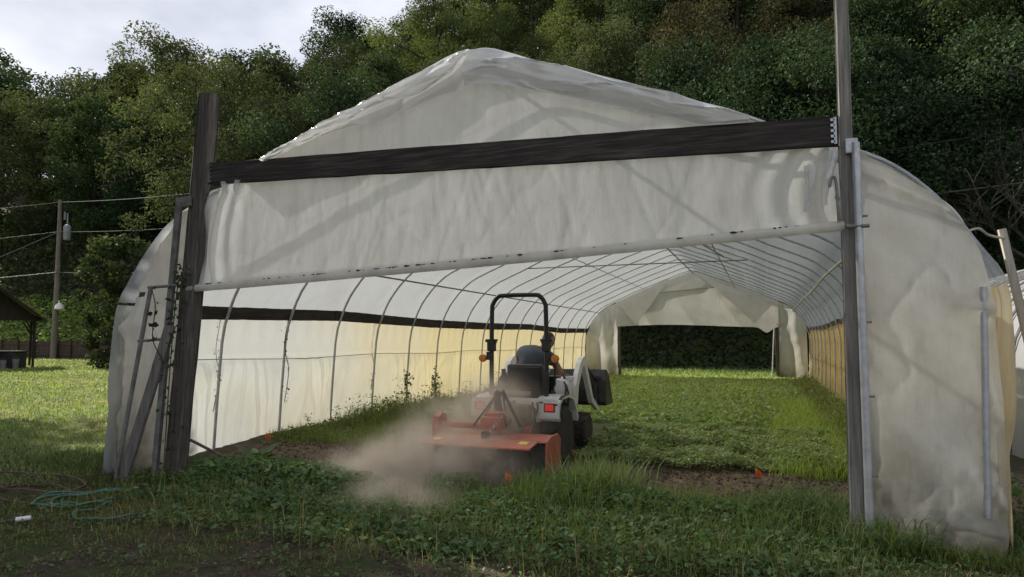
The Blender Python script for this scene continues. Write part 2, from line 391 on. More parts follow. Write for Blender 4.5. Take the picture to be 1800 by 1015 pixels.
def sag(y): return np.abs(np.sin(np.pi * (y - .33) / 1.37))
ZB = 2.0
sA = s_of_z(ZB)
def roof_fn(u, v):                            # u across, v along
    s = sA + (1 - 2 * sA) * u; y = LEN * v; x, z = prof_at(s)
    off = .028 + .055 * (np.exp(-(u / .02) ** 2) + np.exp(-((1 - u) / .02) ** 2)) - .02 * sag(y) + .018 * (fbm(u * 30, y * .8, 3) - .5)
    c = 1 + off / 4.4
    return (x - CXT) * c + CXT, y, z * c
sheet('roof_film', roof_fn, 90, 140, M['film_roof'], gh)
def side_fn(sg):
    def fn(u, v):
        z = ZB * (1 - v) + -.02 * v; x = half_x(z); y = LEN * u
        drape = sstep(.35, .5, v)
        wr = .04 * (fbm(y * 2.2 + 2.5 * v, v * .8, 3) - .5) * (1 + 3.0 * drape) - .03 * crease(y * 1.6 + 1.8 * v, v * .7, 6) * drape + .02 * np.sin(y * 9 + 6 * v + 3 * np.sin(y * 1.7)) * drape * fbm(y * .7, v, 2) + (.020 * np.sin(y * 26 + 9 * (v - .35) * np.sin((y - .33) * 2 * np.pi / 1.37) + 3 * np.sin(y * 2.3)) ** 3 * sstep(.25, .6, fbm(y * 1.3, v * 1.5, 2)) * sstep(.34, .42, v) + .008 * np.sin(y * 17 + 5 * v) * sstep(.3, .1, v))
        x = x + .03 + .055 * np.exp(-((z - 2.0) / .2) ** 2) - .012 * sag(y) + wr + .012 * np.exp(-((v - .35) / .012) ** 2)
        return sg * x + CXT + LEANX * z, y, z + .02 * (fbm(y, 3, 2) - .5) * v
    return fn
sheet('side_film', side_fn(-1), 1150, 44, M['film_left'], gh)['label'] = 'sunlit cream and yellowed side film'
sheet('side_film', side_fn(1), 300, 30, M['film_right'], gh)['label'] = 'amber stained side film'

MB().tube([(-half_x(1.30) + CXT + .045 - .02 * math.sin(y * 2.1), y, 1.295 + .018 * math.sin(y * 1.3)) for y in np.linspace(.3, LEN - .3, 60)], .006, 5).build('seam_cord', M['galv_dull'], gh)
arch = smoothpts([(x * .995, z * .995) for x, z in PROF[::3]], 1)
arch = [(x, z) for x, z in PROF[::2]]
me_h = None
for k, y in enumerate(HOOPY):
    if me_h is None:
        o = MB().tube([(x * .993 + CXT, 0, z * .993) for x, z in arch], .021, 8).build('hoop', M['galv'], gh, True); me_h = o.data
    else: o = link('hoop', me_h, None, gh)
    o.location = (0, y, 0)
def along(name, x, z, r, mat, y0=.1, y1=LEN - .1, wob=0.0):
    pts = [(x + wob * math.sin(y * .9 + x), y, z + wob * math.sin(y * .7 + 2)) for y in np.linspace(y0, y1, 24)]
    return MB().tube(pts, r, 8).build(name, mat, gh, True)
along('purlin', -3.72, 2.76, .017, M['galv_dull']); along('purlin', 4.02, 2.76, .022, M['pale_wood'], wob=.012)
along('ridge_pipe', CXT + .2, 4.36, .021, M['galv_dull']); along('purlin', -1.75, 3.74, .012, M['galv_dull'], 9, LEN - .1); along('purlin', 1.9, 3.68, .012, M['galv_dull'], 9, LEN - .1)
# side boards at hip height, lapped planks
for sg in (-1, 1):
    y = .75; k = 0
    while y < LEN - .3:
        y2 = min(y + 3.66 + .12, LEN - .1); dz = .04 * math.sin(k * 2.3 + sg); dz2 = .04 * math.sin((k + 1) * 2.3 + sg)
        MB().bar((sg * (4.415 - .012 * (k % 2)) + CXT + .09, y, 1.98 + dz), (sg * (4.415 - .012 * (k % 2)) + CXT + .09, y2, 1.98 + dz2), .18 if sg < 0 else .11, .022, up=(1, 0, 0), n=26, jitter=.006, seed=k + 50 * sg).build('hip_board', M['board'], gh)
        y = y2 - .2; k += 1
# ties and wind braces
yt = HOOPY[7]
MB().tube([(-2.62, yt, 3.36), (2.62, yt, 3.36)], .014, 6).build('collar_tie', M['galv_dull'], gh)
MB().tube([(0.5, HOOPY[5], 4.28), (2.05, HOOPY[8], 3.62)], .016, 6).build('wind_brace', M['galv_dull'], gh)
MB().tube([(-1.9, HOOPY[3], 3.70), (-1.35, HOOPY[5], 3.93)], .016, 6).build('wind_brace', M['galv_dull'], gh)

# front frame
pl = MB().bar((-3.37, .02, -.35), (-3.04, .02, 4.42), .20, .17, bevel=.018, n=22, jitter=.006, seed=4).build('post', M['post_old'], gh); pl['label'] = 'leaning square timber post with vine'
pr = MB().bar((3.545, .02, -.35), (3.575, .02, 4.62), .098, .12, bevel=.008, n=22, jitter=.003, seed=8).build('post', M['post_grey'], gh); pr['label'] = 'tall grey timber post'
MB().tube([(3.622, -.075, -.02), (3.628, -.075, 3.14)], .030, 12).build('pipe', M['galv'], pr, True)
MB().tube([(3.54, -.09, 2.47), (3.70, -.09, 2.47)], .016, 8).build('crank_axle', M['galv_dull'], pr, True)
for z in (.55, 1.15, 1.72, 2.55): MB().box((3.655, -.075, z), (.075, .02, .018), bevel=.003).build('bracket', M['galv_dull'], pr)
MB().box((3.60, -.055, 3.12), (.09, .05, .12), bevel=.01).build('pipe_cap', M['galv'], pr)
MB().tube(smoothpts([(3.49, -.06, 2.52), (3.485, -.06, 2.74), (3.475, -.06, 2.86), (3.45, -.06, 2.88), (3.43, -.06, 2.80)], 4), .012, 8).build('crank_hook', M['galv_dull'], pr, True)
bm_o = MB().bar((-2.97, -.005, 3.472), (3.515, -.005, 3.265), .245, .05, up=(0, 1, 0), bevel=.004, n=30, jitter=.003, seed=2).build('beam', M['beam'], gh)
bm_o['label'] = 'dark sloping header beam'
for (x, z) in ((3.49, 3.265), (-2.955, 3.47)):
    b = MB().box((x, -.037, z), (.022, .006, .22))
    for q in range(5): b.box((x - .018 * (1 if x > 0 else -1), -.037, z - .09 + .045 * q), (.03, .006, .022))
    b.build('toothed_plate', M['galv'] if x > 0 else M['galv_dull'], bm_o)
# channel, slanting plank and thin pipe at the left post
MB().bar((-3.53, -.10, -.05), (-3.31, -.10, 3.16), .07, .05, n=6, seed=3).build('channel', M['galv_dull'], pl)
MB().box((-3.27, -.075, 3.16), (.22, .03, .11), bevel=.004).build('strap', M['galv_dull'], pl)
MB().bar((-3.93, -.16, -.02), (-3.33, -.14, 1.75), .13, .04, n=8, jitter=.003, seed=6).build('brace_plank', M['plank'], gh)
MB().tube([(-3.99, -.20, 0), (-3.62, -.16, 2.19)], .024, 8).tube([(-3.66, -.16, 2.18), (-3.28, -.10, 2.20)], .018, 8).tube([(-3.76, -.18, 1.57), (-3.50, -.12, 1.59)], .016, 8).build('guide_rail', M['galv_dull'], gh, True)
MB().tube([(-3.25, .12, .45), (-2.86, .5, .12)], .018, 6).build('stay', M['post_old'], gh)

# gable film above the beam
def beam_z(x): return 3.472 + (x + 2.97) / 6.485 * (3.265 - 3.472)
def gable_fn(u, v):
    x = -2.6 + 5.5 * u; top = roof_z(x) + .03; bot = beam_z(x) - .05
    top = np.maximum(top, bot + .01)
    z = bot + (top - bot) * v
    y = .045 + .06 * (fbm(x * 1.1, z * 1.2, 3) - .5) + .035 * (fbm(x * 2 + z * 3, z * 4, 3) - .5) * v + .22 * sstep(.9, 1, v) - .022 * crease(x * .8 + z * .7, z * .9 - x * .3)
    return x, y, z
sheet('gable_film', gable_fn, 120, 40, M['film_front'], gh)
# loose outer film folded over the front hoop
def fold_fn(u, v):
    x = -2.2 + 2.46 * u; zt = roof_z(x) + .02
    w = (.06 + .32 * sstep(0, 1, u) + .06 * (fbm(u * 4, 1, 2) - .3)) * (1 - .55 * sstep(.93, 1, u))
    z = zt - w * v + .03 * np.sin(v * 9 + u * 14) * (fbm(u * 6, v * 3, 2)) * v
    y = -.01 - .07 * np.sin(np.pi * np.clip(v * 1.1, 0, 1)) - .05 * (fbm(u * 2.5 + v * 1.5, v * 4 - u * 3, 3) - .5) * 2 - .05 * crease(u * 3 + v * 1.5, v * 3 - u * 2.5, 8) + .25 * (1 - sstep(0, .12, v))
    return x, y, z
sheet('folded_film', fold_fn, 110, 22, M['film_clear'], gh)
def fold2_fn(u, v):
    x = .22 + 2.62 * u; zt = roof_z(x) + .03 + .045 * np.exp(-((x - .72) / .33) ** 2)
    w = (.42 + .10 * (fbm(u * 3, 2, 2) - .5)) * (1 - .5 * u) - .02
    bot = beam_z(x) + .127
    z = np.maximum(zt - w * v + .012 * np.sin(v * 8 + u * 17), np.minimum(bot, zt - .004))
    y = -.02 - .06 * np.sin(np.pi * np.clip(v * 1.05, 0, 1)) - .05 * (fbm(u * 2.2 - v * 1.2, v * 4 + u * 2.5, 3) - .5) * 2 - .05 * crease(u * 2.4 - v * 1.5, v * 3 + u * 2.5, 8) + .25 * (1 - sstep(0, .12, v))
    return x, y, z
sheet('folded_film', fold2_fn, 110, 22, M['film_clear'], gh)
# hanging door curtain between the beam and the roll bar
def bar_z(x): return 2.165 + (x + 3.16) / 6.68 * (2.49 - 2.165) - .02 * np.sin(np.pi * np.clip((np.asarray(x) + 3.16) / 6.68, 0, 1))
def curt_fn(u, v):
    x = -3.06 - .12 * v * (1 - u) + (6.50 + .06 * v) * u
    top = np.minimum(beam_z(x) - .06, roof_z(x) + .06 + 0 * x); bot = bar_z(x); z = top + (bot - top) * v
    edge = sstep(.12, 0, u) + sstep(.86, 1, u)
    y = .05 + .035 * (fbm(x * 1.0, z * .8, 3) - .5) + .05 * edge * np.sin(x * 26 + 3 * v + 4 * np.sin(v * 3)) * .6
    y = y + .018 * (fbm(x * 1.8 + z * 2.4, z * .8, 3) - .5) + .02 * np.sin(x * 5 + 2 * z) * v * (1 - v)
    xm = np.mod(x + .07 * np.sin(x * 5), .46) / .46 - .5
    y = y - .022 * np.exp(-v * 2.2) * np.abs(xm) * 2 * fbm(x * 1.1, 4.4, 2) - .009 * np.exp(-((xm * 2 - .9 * v) / .16) ** 2) * (1 - v) * fbm(x * 1.3, 8.1, 2)
    y = y - .010 * crease(x * 1.7 + z * .5, z * .5, 12) - .007 * crease(x * 2.6 - z * .9 + 7, z * .6, 12)
    return x, y - .05 * sstep(.93, 1, v), z
curt = sheet('door_curtain', curt_fn, 260, 60, M['film_front'], gh)
bx = np.linspace(-3.22, 3.53, 60)
rb = MB().tube([(x, -.015, bar_z(x)) for x in bx], [.036 + .009 * float(fbm(x * 3.1, .3, 3)) for x in bx], 10).build('roll_bar', M['film_front'], curt, True)
for xa, xb in ((-3.3, -3.20), (3.50, 3.66)): MB().tube([(xa, -.015, float(bar_z(xa))), (xb, -.015, float(bar_z(xb)))], .022, 8).build('bar_pipe', M['galv_dull'], rb, True)
_b = MB(); _r = random.Random(3)
for k in range(90):
    x = _r.uniform(-3.1, .9) if k < 75 else _r.uniform(.9, 3.3); q = .012 + .03 * _r.random() ** 2
    _b.box((x, -.015 + _r.uniform(-.02, .02), float(bar_z(x)) + .036), (q * 1.6, q, .012), Matrix.Rotation(_r.uniform(0, 3), 3, 'Z'))
_b.build('leaf_litter', M['board'], rb, kind='stuff')
# loose pleats at the ends of the curtain
for (x0, z0, z1, w, sd) in ((3.27, 3.0, 2.62, .10, 1), (3.43, 3.10, 2.66, .12, 2), (-2.55, 3.36, 3.2, .08, 3), (-2.72, 3.36, 3.22, .07, 4)):
    def pl_fn(u, v, x0=x0, z0=z0, z1=z1, w=w, sd=sd):
        ww = w * (1 - .75 * v); return x0 + (u - .5) * ww + .03 * np.sin(v * 3 + sd), -.01 - .045 * np.sin(np.pi * u) * (1 - .4 * v) + .012 * np.sin(u * 12 + v * 4), z0 + (z1 - z0) * v
    sheet('pleat', pl_fn, 14, 14, M['film_clear'], curt)

# end panels beside the door opening
def lpanel_fn(u, v):
    z = -.01 + 3.16 * v
    xl = np.interp(z, [0, .9, 1.55, 1.72, 1.97, 2.31, 2.70, 2.99, 3.12, 3.3], [-4.44, -4.41, -4.32, -4.40, -4.24, -4.08, -3.84, -3.56, -3.36, -3.2])
    xl = xl - .05 * (fbm(z * 3.5, 1, 3) - .5) * sstep(2.2, 1.6, z)
    xr = -3.34 + .33 * z / 4.42 + .03; xl = np.minimum(xl, xr - .005)
    x = xl + (xr - xl) * u
    y = .06 + .05 * (fbm(x * 2.4, z * 1.5, 3) - .5) - .05 * np.exp(-((u - .22) / .05) ** 2) * sstep(2.1, 1.5, z) + .035 * np.sin(x * 9 + z * 2.2) * sstep(2.6, 1.2, z) * (1 - u)
    y = y - .10 * np.exp(-((z - 1.75) / .12) ** 2 - ((u - .2) / .22) ** 2) + .14 * sstep(.16, 0, u) - .05 * crease(x * 2.2, z * 1.1, 6) - .03 * crease(x * 3.5 + z * 2 + 5, z * 2.2, 7)
    return x, y, z
sheet('end_panel', lpanel_fn, 60, 110, M['film_panel'], gh)['label'] = 'narrow crumpled film panel with slanting plank'
def rpanel_fn(u, v):
    z = -.02 + 3.15 * v
    xr = np.interp(z, [0, .5, 1.1, 1.6, 1.87, 2.04, 2.25, 2.44, 2.61, 2.72, 2.92, 3.11, 3.2], [4.50, 4.55, 4.55, 4.54, 4.52, 4.50, 4.46, 4.38, 4.28, 4.17, 3.91, 3.66, 3.62])
    x = 3.59 + (np.maximum(xr, 3.6) - 3.59) * u
    y = .055 + .04 * (fbm(x * 1.8, z * 1.3, 3) - .5) + .03 * (fbm(x * 3 + z * 4, z * 2 - x, 3) - .5) + .12 * (fbm(x * 4, z * 5, 3) - .5) * sstep(.55, 0, z)
    y = y - .045 * np.exp(-((z - 2.98 + .62 * (x - 3.6)) / .05) ** 2) + .03 * np.sin(7 * (z + 1.1 * x)) * sstep(2.6, 1.5, z) * u * .6
    y = y - .06 * np.exp(-((z - 1.82) / .07) ** 2) * sstep(.6, 1, u) - .1 * sstep(.3, 0, z) * fbm(x * 6, 2, 2) - .018 * crease(x * 1.6 + z * .8, z * 1.2 - .5 * x, 11) - .05 * crease(x * 3 + 3, z * 3.2, 5) * sstep(.8, .1, z)
    return x, y, z
sheet('end_panel', rpanel_fn, 70, 120, M['film_panel'], gh)['label'] = 'wide stained film panel beside grey post'
MB().tube([(4.41, .02, .28), (4.44, .02, 1.3), (4.46, .02, 1.98)], .024, 10).build('corner_pipe', M['galv'], gh, True)
MB().tube([(x + CXT + .02, .1, z + .02) for x, z in PROF[len(PROF) // 2 + 10:-13]], .018, 8).build('edge_pipe', M['galv'], gh, True)
def flap_fn(u, v):                            # loose corner film wrapped round the side
    z = 1.80 - 1.82 * v
    x = 4.50 + .10 * u * (1 + .5 * np.sin(v * 9)) + .035 * np.sin(v * 14 + 2) * u + .06 * np.exp(-((v - .1) / .07) ** 2) * u
    y = .04 + .55 * u + .07 * (fbm(u * 5 + v * 3, v * 9, 3) - .5)
    return x, y, z + .05 * (fbm(v * 5, u * 4, 2) - .5)
sheet('corner_flap', flap_fn, 30, 60, M['film_panel'], gh)
def flap_left_fn(u, v):
    z = 1.85 - 1.86 * v
    x = -4.36 - .14 * u * (1 + .5 * np.sin(v * 7 + 1)) - .05 * np.exp(-((v - .13) / .06) ** 2) * u - .03 * np.sin(v * 15) * u
    y = .10 + .6 * u + .07 * (fbm(u * 5 + v * 3 + 4, v * 9, 3) - .5)
    return x, y, z + .05 * (fbm(v * 5 + 3, u * 4, 2) - .5)
sheet('corner_flap', flap_left_fn, 30, 60, M['film_panel'], gh)

# far end of the tunnel
FY = LEN - .15
for (x, zt) in ((-2.86, 3.0), (3.42, 3.0)): MB().bar((x, FY, -.3), (x, FY, zt), .13, .12, n=8, jitter=.004, seed=int(x * 9)).build('post', M['post_old'], gh)
MB().tube([(3.20, FY - .15, .1), (3.34, FY - .1, 2.3)], .028, 8).build('pipe', M['galv'], gh, True)
def far_gable(u, v):
    x = -2.95 + 6.45 * u; top = roof_z(x) - .03; bot = 2.16 + .06 * np.sin(u * 5) - .10 * np.exp(-((u - .93) / .035) ** 2) * 2.2
    z = bot + (top - bot) * v
    y = FY - .12 + .22 * (fbm(x * .7, z * .8, 2) - .5) + .10 * (fbm(x * 1.2 + z * 1.5, z * 1.1, 2) - .5) - .10 * np.abs(np.sin(x * 1.8 + z * 1.2)) * (1 - v)
    return x, y, z
sheet('gable_film', far_gable, 110, 50, M['film_far'], gh)
for tri in (((-2.05, 2.2), (-.55, 4.25), (-2.8, 3.1)), ((.55, 4.25), (2.6, 2.25), (3.3, 3.0)), ((-.9, 3.62), (.5, 4.2), (1.0, 3.7))):
    (ax, az), (bx_, bz), (cx_, cz) = tri
    def tfn(u, v, ax=ax, az=az, bx_=bx_, bz=bz, cx_=cx_, cz=cz):
        x = ax + (bx_ - ax) * u * (1 - v) + (cx_ - ax) * v; z = az + (bz - az) * u * (1 - v) + (cz - az) * v
        return x, FY - .42 - .12 * fbm(x * 2.2, z * 2.2, 3) + .2 * v, z
    sheet('folded_film', tfn, 26, 20, M['film_far'], gh)
MB().tube([(-1.05, FY - .4, 3.55), (1.15, FY - .4, 3.72)], .03, 8).build('gable_rail', M['pale_wood'], gh, True)
for (xa, xb) in ((-4.32, -2.9), (3.45, 4.5)):
    def fp(u, v, xa=xa, xb=xb):
        x = xa + (xb - xa) * u; z = (roof_z(x) - .05) * v
        return x, FY - .05 + .22 * (fbm(x * 1.6, z * 1.2, 3) - .5) + .06 * np.sin(x * 9 + z), z
    sheet('end_panel', fp, 26, 40, M['film_far'], gh)

# ------------------------------------------------------------------ neighbouring tunnel
nb = empty('greenhouse', (0, 0, 0), label='second plastic tunnel half hidden behind the big one, ribs bare at its shoulder', cat='greenhouse')
NX, NY0 = 10.55, 3.3
nprof = [(x + NX, z * .86) for x, z in PROF]
def nroof(u, v):
    s = u * _seg[-1]; x = np.interp(s, _seg, PROF[:, 0]) + NX; z = np.interp(s, _seg, PROF[:, 1]) * .86; y = NY0 + 20 * v
    return x, y, z + .02 * (fbm(u * 20, y, 2) - .5) - .03 * sag(y)
sheet('roof_film', nroof, 70, 60, M['film_roof'], nb)
me_n = None
for k in range(14):
    if me_n is None:
        o = MB().tube([(NX + (x - NX) * 1.004, 0, z + .035) for x, z in nprof[::2]], .022, 6).build('hoop', M['galv_dull'], nb, True); me_n = o.data
    else: o = link('hoop', me_n, None, nb)
    o.location = (0, NY0 + .1 + .62 * k, 0)
def nend(u, v):
    z = 3.0 * .86 * v; lim = half_x(z / .86); xa = NX - lim; x = xa + (NX + 3 - xa) * u
    return x, NY0 - .05 + .18 * (fbm(x * 2, z * 1.5, 3) - .5) + .06 * np.sin(x * 8), z
sheet('end_panel', nend, 70, 40, M['film_panel'], nb)
MB().bar((5.02, .72, 1.0), (4.78, .68, 2.50), .055, .05, n=6, seed=9).box((5.0, .69, 1.83), (.11, .10, .03)).build('timber', M['pale_wood'], None, label='pale slanting timber strut tied to the tunnel corner with cord', cat='timber')
MB().bar((5.35, .8, -.1), (5.0, .74, 1.15), .055, .05, n=6, seed=10).build('timber', M['pale_wood'], None, label='lower end of pale timber propped in weeds at the picture edge', cat='timber')
MB().tube(smoothpts([(4.40, .2, 2.42), (4.52, .3, 2.46), (4.64, .5, 2.43), (4.79, .66, 2.42)], 5), .010, 6).build('cord', M['pale_wood'], None, True, label='thin pale cord from tunnel edge to slanting timber', cat='cord')

# ------------------------------------------------------------------ tractor
M['white_paint'] = m_plain('white_tractor_paint', (.84, .84, .82), (.66, .63, .57), .4, 0, 5, bumps=.05, coat=.15)
M['black_paint'] = m_plain('black_tractor_paint', (.016, .016, .017), (.035, .032, .028), .42, 0, 5, bumps=.05)
M['dark_vinyl'] = m_plain('black_seat_vinyl', (.022, .022, .023), (.04, .038, .034), .5, 0, 8, bumps=.2)
M['bucket'] = m_plain('worn_dark_bucket_steel', (.03, .03, .032), (.075, .07, .065), .45, .3, 5, bumps=.1)
M['rubber'] = m_plain('dusty_tyre_rubber', (.03, .028, .026), (.075, .062, .048), .85, 0, 6, bumps=.2)
M['rim'] = m_plain('rust_orange_rim', (.30, .07, .03), (.18, .05, .03), .5, 0, 6)
M['red'] = m_plain('dusty_red_paint', (.46, .095, .05), (.36, .17, .11), .65, 0, 6, bumps=.15)
M['tine'] = m_plain('soil_worn_tine_steel', (.07, .055, .045), (.03, .025, .02), .6, .4, 8)
M['yellow'] = m_plain('yellow_sticker', (.75, .58, .10), (.6, .48, .12), .5, 0, 9, bumps=0)
M['chrome'] = m_plain('bright_chain_steel', (.6, .6, .6), (.4, .4, .4), .3, .9, 9)
M['amber'] = m_plain('amber_lens', (.80, .26, .02), (.6, .2, .02), .3, 0, 6, bumps=0)
M['red_lens'] = m_plain('red_lens', (.75, .03, .02), (.6, .03, .02), .25, 0, 6, bumps=0)
_nt = M['red_lens'].node_tree; _p = _nt.nodes['Principled BSDF']; _p.inputs['Emission Color'].default_value = (1, .08, .04, 1); _p.inputs['Emission Strength'].default_value = .12
M['logo'] = m_plain('orange_badge', (.85, .25, .05), (.8, .22, .05), .5, 0, 9, bumps=0)

TX, TY = -.10, 2.62
tr = empty('tractor', (TX, TY, 0), label='small white and black tractor with raised front loader working inside the tunnel', cat='tractor')
def wheel(x, y, r, w, rimmat, lugs):
    t = MB().lathe([(r * .60, -w / 2), (r * .90, -w / 2), (r, -w * .34), (r * 1.01, 0), (r, w * .34), (r * .90, w / 2), (r * .60, w / 2)], (x, y, r), 'X', 26)
    for k in range(lugs):
        for sg in (-1, 1):
            a = 2 * math.pi * (k + (.5 if sg > 0 else 0)) / lugs
            rot = Matrix.Rotation(a, 3, 'X') @ Matrix.Rotation(sg * .6, 3, 'Z')
            c = Vector((x + sg * w * .22, y, r)) + Matrix.Rotation(a, 3, 'X') @ Vector((0, 0, r * 1.01))
            t.box(c, (w * .5, .035, .035), rot)
    o = empty('wheel'); o.parent = tr
    t.build('tyre', M['rubber'], o)
    MB().lathe([(r * .59, -w * .40), (r * .62, -w * .46), (r * .55, -w * .30), (r * .2, -w * .2), (r * .2, w * .2), (r * .55, w * .30), (r * .62, w * .46), (r * .59, w * .40)], (x, y, r), 'X', 20).build('rim', rimmat, o, True)
for sg in (-1, 1): wheel(sg * .46, 0.02, .36, .26, M['rim'], 12)
for sg in (-1, 1): wheel(sg * .44, 1.42, .245, .19, M['rim'], 10)
# rear body: fenders and cross panel with arched opening
for sg in (-1, 1):
    arc = [(-.36, .60), (-.365, .72), (-.33, .82), (-.22, .865), (.10, .87), (.34, .82), (.50, .66), (.56, .52)]
    inner = [(y * .93 + .01, z - .035) for y, z in arc[::-1]]
    f = MB().prism(arc + inner, sg * .30, sg * .60, 'YZ').prism(arc + [(.5, .5), (-.34, .55)], sg * .29, sg * .32, 'YZ')
    f.build('fender', M['white_paint'], tr)
    l = MB().box((sg * .47, -.372, .735), (.115, .03, .085), bevel=.014).build('tail_light', M['red_lens'], tr)
    MB().box((sg * .47, -.36, .735), (.15, .03, .115), bevel=.012).build('lamp_bezel', M['black_paint'], l)
arch_o = [(-.60, .60), (-.60, .80), (-.55, .845), (.55, .845), (.60, .80), (.60, .60), (.52, .62), (.36, .64), (.31, .70), (.24, .765), (0, .79), (-.24, .765), (-.31, .70), (-.36, .64), (-.52, .62)]
MB().prism(arch_o, -.37, -.335, 'XZ').build('rear_panel', M['white_paint'], tr)
MB().box((0, -.1, .55), (.52, .5, .40), bevel=.04).box((0, .55, .48), (.34, 1.0, .24), bevel=.03).box((0, 1.42, .33), (.66, .10, .10), bevel=.02).build('chassis', M['black_paint'], tr)
MB().box((0, .42, .62), (.82, .62, .04), bevel=.01).build('floor_board', M['black_paint'], tr)
hood = [(.70, .62), (.72, 1.02), (1.00, 1.05), (1.55, .98), (1.72, .90), (1.76, .62)]
hd = MB().prism(hood, -.27, .27, 'YZ').build('hood', M['white_paint'], tr)
MB().box((0, 1.765, .74), (.42, .03, .22), bevel=.01).build('grille', M['black_paint'], hd)
MB().box((0, .70, .98), (.60, .16, .20), bevel=.03).build('dashboard', M['black_paint'], tr)
sw = MB(); c0 = Vector((0, .62, 1.12)); ax = Matrix.Rotation(math.radians(35), 3, 'X')
sw.tube([c0 + ax @ Vector((.17 * math.cos(a), .17 * math.sin(a), 0)) for a in np.linspace(0, 2 * math.pi, 25)], .014, 8)
for a in (.5, 2.6, 4.7): sw.tube([c0, c0 + ax @ Vector((.17 * math.cos(a), .17 * math.sin(a), 0))], .010, 6)
sw.tube([c0, c0 + ax @ Vector((0, 0, -.22))], .02, 8)
sw.build('steering_wheel', M['black_paint'], tr, True)
st = MB().box((0, .18, .80), (.46, .46, .10), bevel=.035).build('seat', M['dark_vinyl'], tr, True)
bk = MB().box((.06, -.075, 1.05), (.50, .10, .44), Matrix.Rotation(math.radians(8), 3, 'X'), bevel=.04).build('backrest', M['dark_vinyl'], tr, True)
MB().box((-.03, -.158, 1.18), (.10, .012, .045), Matrix.Rotation(math.radians(8), 3, 'X'), bevel=.005).build('badge', M['logo'], bk)
MB().box((.06, -.145, 1.05), (.44, .02, .37), Matrix.Rotation(math.radians(8), 3, 'X'), bevel=.008).build('back_shell', M['black_paint'], bk)
MB().bar((-.37, -.1, .95), (-.22, -.1, .95), .03, .04).bar((-.235, -.1, .94), (-.25, -.1, 1.20), .045, .05).build('armrest', M['dark_vinyl'], tr)
MB().bar((-.36, -.25, .90), (.18, -.25, .90), .05, .03).bar((-.33, -.25, .83), (-.33, -.25, .92), .04, .03).build('rear_rail', M['galv_dull'], tr)
# roll-over bar
rp = [(-.375, -.2, .62), (-.38, -.2, 1.3), (-.375, -.2, 1.95), (-.36, -.2, 2.06), (-.30, -.2, 2.145), (-.21, -.2, 2.17), (.21, -.2, 2.17), (.30, -.2, 2.145), (.36, -.2, 2.06), (.375, -.2, 1.95), (.38, -.2, 1.3), (.375, -.2, .62)]
rops = MB().tube(smoothpts(rp, 4), .030, 10).build('roll_bar', M['black_paint'], tr, True)
for sg in (-1, 1):
    MB().box((sg * .38, -.2, 1.50), (.10, .10, .13), bevel=.015).box((sg * .38, -.2, 1.58), (.16, .05, .03), bevel=.006).build('hinge', M['black_paint'], rops)
    MB().tube([(sg * .31, -.2, 1.55), (sg * .47, -.2, 1.57)], .014, 8).build('hinge_pin', M['galv_dull'], rops)
    MB().box((sg * .41, -.2, 1.375), (.07, .07, .11), bevel=.012).build('lamp_bracket', M['black_paint'], rops)
    MB().lathe([(.022, -.04), (.046, -.035), (.052, -.012), (.052, .012), (.046, .035), (.022, .04)], (sg * .50, -.21, 1.345), 'Y', 20).build('marker_lamp', M['amber'], rops, True)
    MB().tube([(sg * .41, -.2, 1.355), (sg * .46, -.2, 1.35)], .014, 6).build('lamp_stem', M['black_paint'], rops)
# front loader
ld = empty('loader'); ld.parent = tr
for sg in (-1, 1):
    MB().prism([(.42, .42), (.62, .42), (.60, .95), (.50, 1.12), (.40, 1.08)], sg * .43, sg * .49, 'YZ').build('upright', M['black_paint'], ld)
    up = [(.50, .70), (.56, .95), (.68, 1.12), (.84, 1.27), (1.00, 1.345), (1.10, 1.335), (1.19, 1.24), (1.58, .72), (1.90, .56), (1.88, .50), (1.52, .64), (1.11, 1.16), (1.03, 1.22), (.95, 1.19), (.83, 1.07), (.72, .93), (.66, .70)]
    MB().prism(up, sg * .50, sg * .565, 'YZ').build('loader_arm', M['white_paint'], ld)
    MB().tube([(sg * .46, .62, .60), (sg * .46, .95, .98)], .032, 10).tube([(sg * .46, .95, .98), (sg * .46, 1.06, 1.14)], .017, 8).build('lift_cylinder', M['black_paint'], ld, True)
    MB().tube([(sg * .53, 1.20, 1.22), (sg * .53, 1.62, 1.06)], .024, 10).tube([(sg * .53, 1.62, 1.06), (sg * .53, 1.92, .95)], .014, 8).build('tilt_cylinder', M['black_paint'], ld, True)
    MB().tube(smoothpts([(sg * .53, .5, 1.05), (sg * .52, .42, .98), (sg * .50, .46, .80), (sg * .48, .55, .66)], 5), .016, 6).build('hose', M['black_paint'], ld, True)
bo = [(2.00, .56), (1.96, .62), (1.94, .95), (2.02, 1.12), (2.05, 1.11), (1.98, .94), (2.0, .66), (2.06, .60), (2.48, .58), (2.50, .55)]
bu = MB().prism(bo, -.66, .66, 'YZ').build('bucket', M['bucket'], ld)
for sg in (-1, 1):
    MB().prism([(1.96, .60), (1.94, .95), (2.03, 1.12), (2.20, 1.02), (2.50, .56), (2.04, .56)], sg * .66, sg * .675, 'YZ').build('side_plate', M['bucket'], bu)
    MB().box((sg * .53, 1.94, .74), (.05, .10, .30), bevel=.01).box((sg * .44, 1.94, .74), (.02, .10, .26)).build('bucket_ear', M['bucket'], bu)
MB().box((0, 1.925, 1.0), (1.2, .03, .05), bevel=.006).box((0, 1.935, .80), (1.1, .02, .03)).build('stiffener', M['bucket'], bu)
ft = MB().lathe([(.10, -.11), (.13, -.09), (.13, .09), (.10, .11)], (.43, .43, .93), 'X', 18).build('side_tank', M['white_paint'], tr, True)
MB().box((.52, .40, 1.06), (.10, .09, .07), bevel=.015).build('valve_cover', M['white_paint'], tr)
